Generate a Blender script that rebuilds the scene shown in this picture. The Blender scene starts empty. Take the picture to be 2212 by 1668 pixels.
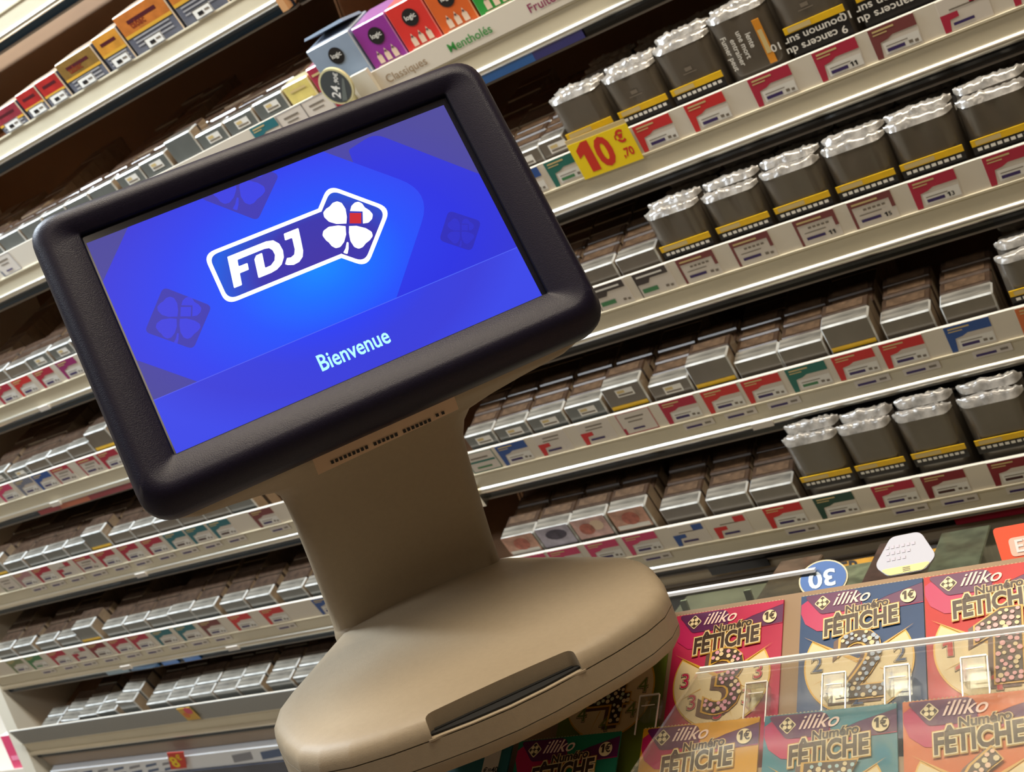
import bpy, bmesh, math, random
from mathutils import Matrix, Vector, noise
random.seed(7)
SC = bpy.context.scene
COL = SC.collection
EYE = 1.50                                   # height of the eye above the shop floor

# ------------------------------------------------------------------ camera, world, lights, exposure
R = [[0.821816, 0.454474, -0.343617], [-0.242853, -0.26615, -0.932838], [-0.515404, 0.850069, -0.108356]]
cam = bpy.data.cameras.new('camera'); cam_o = bpy.data.objects.new('camera', cam); COL.objects.link(cam_o)
cam.sensor_width = 36; cam.lens = 2497.43 / 2212 * 36; cam.clip_start = .02
cam_o.matrix_world = Matrix.Translation((0, 0, EYE)) @ Matrix(((R[0][0], -R[1][0], -R[2][0]), (R[0][1], -R[1][1], -R[2][1]), (R[0][2], -R[1][2], -R[2][2]))).to_4x4()
cam.dof.use_dof = True; cam.dof.focus_distance = .68; cam.dof.aperture_fstop = 22
SC.camera = cam_o
SC.view_settings.view_transform = 'Standard'; SC.view_settings.look = 'None'
SC.view_settings.exposure = 0; SC.view_settings.gamma = 1; SC.view_settings.use_curve_mapping = False
W = bpy.data.worlds.new('shop'); SC.world = W; W.use_nodes = True
W.node_tree.nodes['Background'].inputs[0].default_value = (1, .86, .70, 1)
W.node_tree.nodes['Background'].inputs[1].default_value = .12

def area(name, loc, rot, sx, sy, power, color):
    l = bpy.data.lights.new(name, 'AREA'); l.shape = 'RECTANGLE'; l.size = sx; l.size_y = sy; l.energy = power; l.color = color
    o = bpy.data.objects.new(name, l); COL.objects.link(o); o.location = loc; o.rotation_euler = rot
    return o
area('ceiling_light', (-2.0, .60, 2.84), (math.radians(16), 0, 0), 1.5, .22, 96, (.80, .91, 1))
area('ceiling_light', (-.1, .50, 2.84), (math.radians(16), 0, 0), 1.5, .22, 42, (1, .87, .68))
area('ceiling_light', (.2, -.9, 2.84), (0, 0, 0), 1.2, .6, 9, (1, .84, .66))
area('ceiling_light', (-1.9, -.9, 2.84), (0, 0, 0), 1.2, .6, 26, (.88, .94, 1))

# ------------------------------------------------------------------ materials
def lin(c):
    return tuple(((v / 255) / 12.92 if v / 255 <= .04045 else ((v / 255 + .055) / 1.055) ** 2.4) for v in c)
MATS = {}
def mat(name, rgb, rough=.5, metal=0, coat=0, noise_amt=0, scale=60, bump=0, bscale=400, alpha=1, ior=1.45, trans=0, spec=.5, stretch=None):
    if name in MATS: return MATS[name]
    m = bpy.data.materials.new(name); m.use_nodes = True; nt = m.node_tree; b = nt.nodes['Principled BSDF']
    c = lin(rgb)
    b.inputs['Base Color'].default_value = (*c, 1); b.inputs['Roughness'].default_value = rough
    b.inputs['Metallic'].default_value = metal; b.inputs['Coat Weight'].default_value = coat; b.inputs['Coat Roughness'].default_value = .08
    b.inputs['Alpha'].default_value = alpha; b.inputs['IOR'].default_value = ior; b.inputs['Transmission Weight'].default_value = trans
    b.inputs['Specular IOR Level'].default_value = spec
    if noise_amt or bump:
        tc = nt.nodes.new('ShaderNodeTexCoord'); src = tc.outputs['Object']
        if stretch:
            mp = nt.nodes.new('ShaderNodeMapping'); mp.inputs['Scale'].default_value = stretch; nt.links.new(src, mp.inputs['Vector']); src = mp.outputs[0]
    if noise_amt:
        n = nt.nodes.new('ShaderNodeTexNoise'); n.inputs['Scale'].default_value = scale; n.inputs['Detail'].default_value = 3
        nt.links.new(src, n.inputs['Vector'])
        r = nt.nodes.new('ShaderNodeValToRGB'); e = r.color_ramp.elements
        e[0].position = .3; e[1].position = .7
        e[0].color = (*[v * (1 - noise_amt) for v in c], 1); e[1].color = (*[min(1, v * (1 + noise_amt)) for v in c], 1)
        nt.links.new(n.outputs['Fac'], r.inputs[0]); nt.links.new(r.outputs[0], b.inputs['Base Color'])
    if bump:
        n = nt.nodes.new('ShaderNodeTexNoise'); n.inputs['Scale'].default_value = bscale; n.inputs['Detail'].default_value = 4
        nt.links.new(src, n.inputs['Vector'])
        bp = nt.nodes.new('ShaderNodeBump'); bp.inputs['Strength'].default_value = bump; bp.inputs['Distance'].default_value = .001
        nt.links.new(n.outputs['Fac'], bp.inputs['Height']); nt.links.new(bp.outputs[0], b.inputs['Normal'])
    MATS[name] = m
    return m
def clear(name, rgb, rough=.02, mix=.12, strength=1.0):
    """thin clear sheet: mostly transparent, fresnel reflection, a little tint"""
    if name in MATS: return MATS[name]
    m = bpy.data.materials.new(name); m.use_nodes = True; nt = m.node_tree; nt.nodes.remove(nt.nodes['Principled BSDF'])
    out = nt.nodes['Material Output']
    t = nt.nodes.new('ShaderNodeBsdfTransparent'); t.inputs[0].default_value = (*lin(rgb), 1)
    g = nt.nodes.new('ShaderNodeBsdfGlossy'); g.inputs['Roughness'].default_value = rough
    d = nt.nodes.new('ShaderNodeBsdfDiffuse'); d.inputs[0].default_value = (.75, .76, .74, 1)
    fr = nt.nodes.new('ShaderNodeFresnel'); fr.inputs[0].default_value = 1.45
    mu = nt.nodes.new('ShaderNodeMath'); mu.operation = 'MULTIPLY'; mu.inputs[1].default_value = strength
    m1 = nt.nodes.new('ShaderNodeMixShader'); m2 = nt.nodes.new('ShaderNodeMixShader'); m1.inputs[0].default_value = mix
    nt.links.new(t.outputs[0], m1.inputs[1]); nt.links.new(d.outputs[0], m1.inputs[2])
    nt.links.new(fr.outputs[0], mu.inputs[0]); nt.links.new(mu.outputs[0], m2.inputs[0])
    nt.links.new(m1.outputs[0], m2.inputs[1]); nt.links.new(g.outputs[0], m2.inputs[2]); nt.links.new(m2.outputs[0], out.inputs[0])
    MATS[name] = m
    return m
def screen_mat(name, stops, cx=.028, cy=.004, spread=.125, gain=1.0):
    """emission of the lit picture: colour runs with the distance from the logo (the picture itself has this glow)"""
    m = bpy.data.materials.new(name); m.use_nodes = True; nt = m.node_tree; b = nt.nodes['Principled BSDF']
    b.inputs['Base Color'].default_value = (.004, .004, .008, 1); b.inputs['Roughness'].default_value = .3; b.inputs['Specular IOR Level'].default_value = .12
    tc = nt.nodes.new('ShaderNodeTexCoord'); mp = nt.nodes.new('ShaderNodeMapping'); ln = nt.nodes.new('ShaderNodeVectorMath'); ln.operation = 'LENGTH'
    mp.inputs['Location'].default_value = (-cx / spread, -cy / (spread * .72), 0); mp.inputs['Scale'].default_value = (1 / spread, 1 / (spread * .72), 0)
    r = nt.nodes.new('ShaderNodeValToRGB'); e = r.color_ramp.elements
    while len(e) < len(stops): e.new(.5)
    for i, (p, c) in enumerate(stops): e[i].position = p; e[i].color = (*lin(c), 1)
    nt.links.new(tc.outputs['Object'], mp.inputs['Vector']); nt.links.new(mp.outputs[0], ln.inputs[0]); nt.links.new(ln.outputs['Value'], r.inputs[0])
    nt.links.new(r.outputs[0], b.inputs['Emission Color']); b.inputs['Emission Strength'].default_value = gain
    return m

M_band = mat('shelf_enamel', (205, 196, 172), .42, noise_amt=.05, scale=9)
M_strip = mat('label_strip_white', (214, 206, 192), .4)
M_metal = mat('brushed_metal', (232, 228, 216), .30, metal=1, noise_amt=.04, scale=12)
M_trim = mat('dark_gloss_trim', (20, 42, 58), .22, coat=.2)
M_trimR = mat('black_gloss_trim', (16, 14, 12), .25, coat=.2)
M_lip = mat('grey_lip', (120, 110, 98), .4)
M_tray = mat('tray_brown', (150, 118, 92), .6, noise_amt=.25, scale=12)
M_tray_bounce = mat('tray_bounce_tone', (208, 168, 134), .6, noise_amt=.08, scale=8)  # lighter tray copy: bounced light on the upper shelves put into the colour
M_back = mat('display_back', (120, 92, 66), .7, noise_amt=.1, scale=5)
M_panel = mat('side_panel_beige', (206, 200, 184), .5, noise_amt=.03, scale=6)
M_pack = mat('pack_grey_brown', (98, 90, 80), .35, coat=.9, noise_amt=.12, scale=30)
M_pack2 = mat('pack_cool_grey', (92, 96, 94), .3, coat=.9, noise_amt=.12, scale=30)
M_packtop = mat('pack_foil_top', (112, 108, 100), .25, coat=1, noise_amt=.55, scale=60, bump=.7, bscale=90, stretch=(.35, 3, 1))
M_foilglint = mat('foil_edge_glint', (206, 208, 206), .25, coat=1, noise_amt=.35, scale=50, stretch=(1, .3, .3))  # bright glint along the front packs' bevels, painted as pale silver
M_packside = mat('pack_side', (150, 132, 110), .4, coat=.6, noise_amt=.15, scale=80)
M_packrear = mat('pack_top_shade_tone', (62, 47, 36), .35, coat=.5, noise_amt=.4, scale=70)  # darker copy for rear packs: the shade inside the trays is in the colour
M_pouch = mat('pouch_dark', (88, 80, 70), .38, coat=.6, noise_amt=.1, scale=25, bump=.25, bscale=40)
M_crinkle = mat('crinkled_film', (128, 124, 118), .2, coat=1, noise_amt=.5, scale=70, bump=1.0, bscale=90)
M_pouchside = mat('pouch_film_side', (150, 140, 126), .3, coat=.7, bump=.4, bscale=90)
M_yellow = mat('warning_yellow', (232, 186, 28), .4, noise_amt=.08, scale=80)
M_pale = mat('warning_pale', (206, 184, 128), .45)
M_white = mat('print_white', (226, 224, 218), .5)
M_black = mat('print_black', (22, 18, 18), .5)
M_bar = mat('print_navy', (58, 42, 98), .5)
M_barbrown = mat('print_dark_brown', (70, 42, 40), .5)
M_paper = mat('paper_white', (212, 204, 194), .6)
M_green = mat('print_green', (70, 128, 84), .5)
HC = dict(crimson=(176, 40, 66), red=(204, 48, 48), maroon=(122, 62, 62), dark=(70, 62, 60), teal=(36, 108, 96), tealblue=(42, 110, 120), blue=(46, 82, 150), pink=(206, 66, 110),
          magenta=(150, 42, 108), grey=(120, 124, 140), greypink=(176, 132, 136), olive=(120, 132, 96), green=(92, 128, 108), darkgreen=(38, 74, 62), orange=(206, 110, 60), darkred=(130, 36, 46), gold=(196, 148, 60))
def hm(k): return mat('print_' + k, HC[k], .5)
M_plastic = mat('beige_plastic', (141, 127, 106), .52, noise_amt=.03, scale=300, bump=.12, bscale=1600, spec=.4)
M_slot = mat('slot_black', (8, 7, 6), .7)
M_bezel = mat('bezel_midnight_plastic', (19, 15, 34), .42, noise_amt=.25, scale=1800, bump=.22, bscale=1500, spec=.26)
M_bezel_in = mat('bezel_inner_edge', (12, 12, 24), .6, spec=.2)

# ------------------------------------------------------------------ object helpers
WORLD = {}
def name_mesh(nm, verts, faces, mats, fm=None, smooth=False):
    me = bpy.data.meshes.new(nm); me.from_pydata([tuple(v) for v in verts], [], faces)
    for m in mats: me.materials.append(m)
    if fm:
        for p, i in zip(me.polygons, fm): p.material_index = i
    if smooth:
        for p in me.polygons: p.use_smooth = True
    me.update()
    return me
def link(nm, me, world=None, parent=None, **tags):
    o = bpy.data.objects.new(nm, me); COL.objects.link(o)
    world = world if world is not None else Matrix()
    WORLD[o.name] = world
    if parent is not None:
        o.parent = parent; o.matrix_local = WORLD[parent.name].inverted() @ world
    else: o.matrix_world = world
    for k, v in tags.items(): o[k] = v
    return o
def thing(nm, label, cat, world=None, group=None):
    o = link(nm, None, world); o.empty_display_size = .05; o['label'] = label; o['category'] = cat
    if group: o['group'] = group
    return o
class MB:
    def __init__(s): s.v = []; s.f = []; s.m = []; s.mats = []
    def mi(s, m):
        if m not in s.mats: s.mats.append(m)
        return s.mats.index(m)
    def add(s, vs, fs, m):
        k = len(s.v); s.v += [tuple(v) for v in vs]; i = s.mi(m)
        for f in fs: s.f.append([a + k for a in f]); s.m.append(i)
    def box(s, x0, x1, y0, y1, z0, z1, m, mt=None, mf=None, ms=None, bev=0, me=None):
        if bev:
            b = bev
            vs = []; 
            for (sx, a) in ((0, x0), (1, x1)):
                for (sy, c) in ((0, y0), (1, y1)):
                    for (sz, e) in ((0, z0), (1, z1)):
                        ax = a + b if not sx else a - b; ay = c + b if not sy else c - b; az = e + b if not sz else e - b
                        vs += [(a, ay, az), (ax, c, az), (ax, ay, e)]
            def I(sx, sy, sz, k): return ((sx * 2 + sy) * 2 + sz) * 3 + k
            k0 = len(s.v); s.v += vs
            def F(idx, m_): s.f.append([k0 + i for i in idx]); s.m.append(s.mi(m_))
            F([I(0, 0, 0, 0), I(0, 0, 1, 0), I(0, 1, 1, 0), I(0, 1, 0, 0)], ms or m); F([I(1, 0, 0, 0), I(1, 1, 0, 0), I(1, 1, 1, 0), I(1, 0, 1, 0)], ms or m)
            F([I(0, 0, 0, 1), I(1, 0, 0, 1), I(1, 0, 1, 1), I(0, 0, 1, 1)], mf or m); F([I(0, 1, 0, 1), I(0, 1, 1, 1), I(1, 1, 1, 1), I(1, 1, 0, 1)], m)
            F([I(0, 0, 0, 2), I(0, 1, 0, 2), I(1, 1, 0, 2), I(1, 0, 0, 2)], m); F([I(0, 0, 1, 2), I(1, 0, 1, 2), I(1, 1, 1, 2), I(0, 1, 1, 2)], mt or m)
            e_ = me or mt or m
            for sz in (0, 1):
                for sy in (0, 1): F([I(0, sy, sz, 1), I(1, sy, sz, 1), I(1, sy, sz, 2), I(0, sy, sz, 2)], e_)
                for sx in (0, 1): F([I(sx, 0, sz, 0), I(sx, 1, sz, 0), I(sx, 1, sz, 2), I(sx, 0, sz, 2)], e_)
            for sx in (0, 1):
                for sy in (0, 1): F([I(sx, sy, 0, 0), I(sx, sy, 1, 0), I(sx, sy, 1, 1), I(sx, sy, 0, 1)], e_)
            for sx in (0, 1):
                for sy in (0, 1):
                    for sz in (0, 1): F([I(sx, sy, sz, 0), I(sx, sy, sz, 1), I(sx, sy, sz, 2)], e_)
            return
        vs = [(x0, y0, z0), (x1, y0, z0), (x1, y1, z0), (x0, y1, z0), (x0, y0, z1), (x1, y0, z1), (x1, y1, z1), (x0, y1, z1)]
        s.add(vs, [(3, 2, 1, 0), (2, 3, 7, 6)], m); s.add(vs, [(4, 5, 6, 7)], mt or m); s.add(vs, [(0, 1, 5, 4)], mf or m); s.add(vs, [(1, 2, 6, 5), (3, 0, 4, 7)], ms or m)
    def prism(s, poly, z0, z1, m, ms=None):
        """poly in xy, extruded along z"""
        n = len(poly); a = sum(poly[i][0] * poly[(i + 1) % n][1] - poly[(i + 1) % n][0] * poly[i][1] for i in range(n))
        if a < 0: poly = poly[::-1]
        vs = [(x, y, z0) for x, y in poly] + [(x, y, z1) for x, y in poly]
        s.add(vs, [list(range(n))[::-1], list(range(n, 2 * n))], m)
        s.add(vs, [(i, (i + 1) % n, n + (i + 1) % n, n + i) for i in range(n)], ms or m)
    def flat(s, poly, z, m):
        n = len(poly); a = sum(poly[i][0] * poly[(i + 1) % n][1] - poly[(i + 1) % n][0] * poly[i][1] for i in range(n))
        if a < 0: poly = poly[::-1]
        s.add([(x, y, z) for x, y in poly], [list(range(n))], m)
    def rect(s, x0, x1, y0, y1, z, m): s.flat([(x0, y0), (x1, y0), (x1, y1), (x0, y1)], z, m)
    def ring(s, outer, inner, z, m):
        n = len(outer); s.add([(x, y, z) for x, y in outer] + [(x, y, z) for x, y in inner], [(i, (i + 1) % n, n + (i + 1) % n, n + i) for i in range(n)], m)
    def text(s, body, x, y, h, z, m, bold=0, shear=0, rot=0, center=False, sx=1, depth=0):
        vs, fs, w = glyphs(body, bold, shear)
        c, q = math.cos(rot), math.sin(rot); ox = -w / 2 if center else 0
        out = [(x + h * (((a + ox) * sx) * c - b * q), y + h * (((a + ox) * sx) * q + b * c), z) for a, b in vs]
        s.add(out, fs, m)
    def build(s, nm, smooth=False): return name_mesh(nm, s.v, s.f, s.mats, s.m, smooth)
def inset_poly(P, d):
    n = len(P); o = []
    for i in range(n):
        p0, p1, p2 = Vector(P[i - 1]), Vector(P[i]), Vector(P[(i + 1) % n]); a = (p1 - p0).normalized(); c = (p2 - p1).normalized()
        na = Vector((a.y, -a.x)); nc = Vector((c.y, -c.x)); q = (na + nc); q = q / (q.length_squared / 2) if q.length > 1e-6 else na
        o.append(tuple(p1 + q * d))
    return o
GC = {}
def glyphs(body, bold=0, shear=0):
    k = (body, bold, shear)
    if k in GC: return GC[k]
    if body == '1':                           # a figure one with a flag
        P = inset_poly([(.10, .60), (.34, .72), (.34, 0), (.62, 0), (.62, 1.0), (.40, 1.0), (.10, .80)], bold)
        vs = [(x + y * shear, y) for x, y in P]; GC[k] = (vs, [[6, 0, 1], [6, 1, 5], [5, 1, 4], [1, 2, 3], [1, 3, 4]], .70)
        return GC[k]
    if '1' in body and not body.isalpha() and ' ' not in body:
        vs, fs, x = [], [], 0
        for ch in body:
            v, f, w = glyphs(ch, bold, shear); n = len(vs); vs += [(a + x, b) for a, b in v]; fs += [[i + n for i in q] for q in f]; x += w + .10
        GC[k] = (vs, fs, x - .10)
        return GC[k]
    cu = bpy.data.curves.new('lettering', 'FONT'); cu.body = body; cu.size = 1.4; cu.resolution_u = 3; cu.offset = bold; cu.shear = shear
    o = bpy.data.objects.new('lettering', cu); COL.objects.link(o)
    dg = bpy.context.evaluated_depsgraph_get(); dg.update(); e = o.evaluated_get(dg); me = e.to_mesh()
    vs = [(v.co.x, v.co.y) for v in me.vertices]; fs = [list(p.vertices) for p in me.polygons]
    # all faces towards +z
    F = []
    for f in fs:
        a = sum(vs[f[i]][0] * vs[f[(i + 1) % len(f)]][1] - vs[f[(i + 1) % len(f)]][0] * vs[f[i]][1] for i in range(len(f)))
        F.append(f if a > 0 else f[::-1])
    w = max((v[0] for v in vs), default=0)
    e.to_mesh_clear(); bpy.data.objects.remove(o); bpy.data.curves.remove(cu)
    GC[k] = (vs, F, w)
    return GC[k]
def circ(cx, cy, rx, ry=None, n=24, a0=0, a1=2 * math.pi):
    ry = ry or rx
    full = abs(a1 - a0 - 2 * math.pi) < 1e-6
    return [(cx + rx * math.cos(a0 + (a1 - a0) * i / (n if full else n - 1)), cy + ry * math.sin(a0 + (a1 - a0) * i / (n if full else n - 1))) for i in range(n)]
def rounded(poly, rad, n=6):
    out = []; N = len(poly)
    for i in range(N):
        r = rad[i] if isinstance(rad, (list, tuple)) else rad
        p = Vector(poly[i]); a = (Vector(poly[i - 1]) - p); b = (Vector(poly[(i + 1) % N]) - p)
        if r <= 0: out.append(tuple(p)); continue
        an = a.angle(b); d = min(r / math.tan(an / 2), a.length * .48, b.length * .48)
        p0 = p + a.normalized() * d; p1 = p + b.normalized() * d
        for k in range(n + 1):
            t = k / n; out.append(tuple(p0 * (1 - t) ** 2 + p * 2 * t * (1 - t) + p1 * t * t))
    return out
def rrect(x0, x1, y0, y1, r, n=6): return rounded([(x0, y0), (x1, y0), (x1, y1), (x0, y1)], r, n)
def loft(loops, m, cap0=False, cap1=True, ms=None):
    n = len(loops[0]); vs = []; fs = []; fm = []
    for l in loops: vs += l
    for i in range(len(loops) - 1):
        for j in range(n):
            k = (j + 1) % n; fs.append((i * n + j, i * n + k, (i + 1) * n + k, (i + 1) * n + j)); fm.append(ms[i] if ms else 0)
    if cap0: fs.append(tuple(range(n))[::-1]); fm.append(0)
    if cap1: fs.append(tuple(range((len(loops) - 1) * n, len(loops) * n))); fm.append(ms[-1] if ms else 0)
    return vs, fs, fm
def auto_smooth(me, ang=40):
    bm = bmesh.new(); bm.from_mesh(me); bmesh.ops.recalc_face_normals(bm, faces=bm.faces)
    for e in bm.edges: e.smooth = len(e.link_faces) == 2 and e.calc_face_angle(0) < math.radians(ang)
    for f in bm.faces: f.smooth = True
    bm.to_mesh(me); bm.free()

# ------------------------------------------------------------------ room shell
def struct(nm, mb, **k):
    o = link(nm, mb.build(nm)); o['kind'] = 'structure'; return o
M_floor = mat('floor_tile', (150, 138, 122), .4, noise_amt=.08, scale=3)
M_wall = mat('wall_paint', (176, 160, 136), .8, noise_amt=.03, scale=4)
M_ceil = mat('ceiling_paint', (200, 194, 182), .8, noise_amt=.03, scale=4)
b = MB(); b.box(-4, 3, -3, 1.9, -.05, 0, M_floor); struct('floor', b)
b = MB(); b.box(-4, 3, 1.85, 1.9, 0, 2.9, M_wall); struct('wall_back', b)
b = MB(); b.box(-4, 3, -3, 1.9, 2.9, 2.95, M_ceil); struct('ceiling', b)
b = MB(); b.box(-4.05, -4, -3, 1.9, 0, 2.9, M_wall); struct('wall_left', b)
b = MB(); b.box(3, 3.05, -3, 1.9, 0, 2.9, M_wall); struct('wall_right', b)
b = MB(); b.box(-4, 3, -3.05, -3, 0, 2.9, M_wall); struct('wall_front', b)
for cx, cy in ((-2.0, .60), (-.1, .50)):
    t = thing('ceiling_light_fixture', 'slim white strip light under the ceiling above the ' + ('left' if cx < -1 else 'right') + ' shelves', 'light', Matrix.Translation((cx, cy, 2.86)))
    b = MB(); b.box(-.78, .78, -.14, .14, .005, .04, M_white); link('housing', b.build('housing'), WORLD[t.name], t)

# ------------------------------------------------------------------ shelves
TH = 0.427536; CT, ST = math.cos(TH), math.sin(TH); Y0 = 1.30
SZ = dict(S0=.578, S1=.4173, S2=.2206, S3=.0273, S4=-.1339, S5=-.2923, S6=-.448, S7=-.5886)
def frame(k, s=0, t=0, u=0):
    """local axes: x along the shelf, y into the tray (rising), z square to the tray"""
    m = Matrix(((1, 0, 0, 0), (0, CT, -ST, Y0), (0, ST, CT, EYE + SZ[k]), (0, 0, 0, 1)))
    return m @ Matrix.Translation((s, t, u))
def facing(k, s=0, t=0, u=0):
    """axes of a print on the shelf front: x right, y up the front, z towards the shopper"""
    return frame(k, s, t, u) @ Matrix(((1, 0, 0, 0), (0, 0, -1, 0), (0, 1, 0, 0), (0, 0, 0, 1)))

UNITS = {'left': (-2.10, -.905), 'right': (-.895, .36)}
disp = {}
disp['left'] = thing('tobacco_display', 'tall beige shop display of tobacco shelves behind and left of the terminal', 'display shelf', Matrix.Translation((-1.5, 1.5, 0)))
disp['right'] = thing('tobacco_display', 'tall beige shop display of tobacco shelves behind and right of the terminal', 'display shelf', Matrix.Translation((-.27, 1.5, 0)))
shelf_obj = {}
def profile_shelf(side, k, x0, x1, strip=True, warm=False):
    D = disp[side]; fr = frame(k)
    b = MB(); b.box(x0, x1, .004, .40, -.012, -.002, M_tray_bounce if k in ('S0', 'S1', 'S2') else M_tray)
    sh = link('shelf', b.build('shelf'), fr, D)
    shelf_obj[(side, k)] = sh
    # enamel fascia band
    b = MB(); b.box(x0, x1, -.002, .003, .0045, .0295, M_band); b.box(x0, x1, -.0035, -.001, .0275, .0298, M_band)
    link('fascia_band', b.build('fascia_band'), fr, sh)
    if strip:
        b = MB(); b.box(x0, x1, -.0015, .002, .0295, .066, M_strip); link('label_strip', b.build('label_strip'), fr, sh)
    # rounded metal nose
    pts = [(-.0015 - .006 * math.cos(a), .0005 + .0055 * math.sin(a)) for a in [math.pi * (i / 10 - .5) for i in range(11)]]
    vs = [(x0, y, z) for y, z in pts] + [(x1, y, z) for y, z in pts]; n = len(pts)
    fs = [(i, i + 1, n + i + 1, n + i) for i in range(n - 1)] + [tuple(range(n)), tuple(range(n, 2 * n))[::-1]]
    me = name_mesh('metal_rail', vs, fs, [M_metal]); auto_smooth(me); link('metal_rail', me, fr, sh, label='bright rounded metal rail')
    # dark concave trim below, and its lower lip
    pts = [(-.0010, -.0042), (.0, -.0085), (.0, -.0120), (-.0010, -.0160), (.006, -.0160), (.006, -.0042)]
    vs = [(x0, y, z) for y, z in pts] + [(x1, y, z) for y, z in pts]; n = len(pts)
    fs = [(i, (i + 1) % n, n + (i + 1) % n, n + i) for i in range(n)] + [tuple(range(n)), tuple(range(n, 2 * n))[::-1]]
    link('dark_trim', name_mesh('dark_trim', vs, fs, [M_trimR if warm else M_trim]), fr, sh, label='dark glossy trim strip')
    b = MB(); b.box(x0, x1, .0, .02, -.0195, -.0165, M_lip); link('lower_lip', b.build('lower_lip'), fr, sh)
    return sh
for k in SZ:
    for side, (x0, x1) in UNITS.items():
        if side == 'right' and k in ('S0', 'S7'): continue
        profile_shelf(side, k, x0, x1, strip=k not in ('S1',) and not (side == 'right' and k in ('S2',)), warm=side == 'right')
for side, (x0, x1) in UNITS.items():
    D = disp[side]
    b = MB(); b.box(x0, x1, 1.72, 1.735, .0, 2.3, M_back); link('back_panel', b.build('back_panel'), None, D)
    b = MB(); b.box(x0 - (.035 if side == 'left' else .004), x0 - .0005, 1.29 if side == 'left' else 1.40, 1.735, 0, 2.3, M_panel if side == 'left' else M_tray); link('side_panel', b.build('side_panel'), None, D)
    b = MB(); b.box(x1 + .0005, x1 + (.004 if side == 'left' else .03), 1.40 if side == 'left' else 1.30, 1.735, 0, 2.3, M_tray if side == 'left' else M_panel); link('side_panel', b.build('side_panel'), None, D)
    b = MB(); b.box(x0, x1, 1.36, 1.715, 0, EYE + (-.80 if side == 'left' else -.56), M_back); link('plinth', b.build('plinth'), None, D)
# bright metal bracket at the seam, top shelf
b = MB(); b.box(-.016, -.0055, -.014, .01, -.014, .036, mat('bracket_tan', (186, 140, 96), .4)); link('bracket', b.build('bracket'), frame('S1', -.90), disp['left'], label='tan plastic bracket at the end of the rail')
b = MB(); b.box(.001, .008, -.012, .004, -.02, .012, M_metal); link('rail_end', b.build('rail_end'), frame('S5', -.9), disp['right'])
# printed inserts slipped into the dark trim
def insert(k, a, c, col, u0=-.0155, u1=-.005):
    side = 'left' if a < -.9 else 'right'
    b = MB(); b.box(a, c, -.0030, -.0012, u0, u1, mat('insert_' + col, dict(blue=(52, 124, 214), navy=(64, 64, 150), red=(156, 30, 52), orange=(200, 104, 70), lightblue=(120, 150, 170), cyan=(40, 110, 170), pink=(190, 110, 110))[col], .3, coat=.6))
    link('trim_insert', b.build('trim_insert'), frame(k), shelf_obj[(side, k)], label=col + ' printed insert in the trim')
insert('S2', -.70, -.60, 'blue'); insert('S2', -.60, -.53, 'navy')
insert('S4', -1.80, -1.74, 'red'); insert('S4', -1.74, -1.66, 'orange'); insert('S4', -1.66, -1.53, 'red')
insert('S6', -1.80, -1.74, 'lightblue'); insert('S6', -1.735, -1.66, 'cyan'); insert('S6', -1.65, -1.61, 'blue'); insert('S6', -1.595, -1.555, 'blue')
insert('S6', -.30, -.22, 'red')
for k, s in (('S3', -1.665), ('S4', -1.735), ('S5', -1.60), ('S6', -1.46), ('S5', -.475), ('S6', -1.73)):
    side = 'left' if s < -.9 else 'right'
    b = MB(); b.box(-.013, .013, -.0095, -.0078, -.003, .006, M_paper); link('rail_tag', b.build('rail_tag'), frame(k, s), shelf_obj[(side, k)], label='small white tag on the metal rail')

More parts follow.
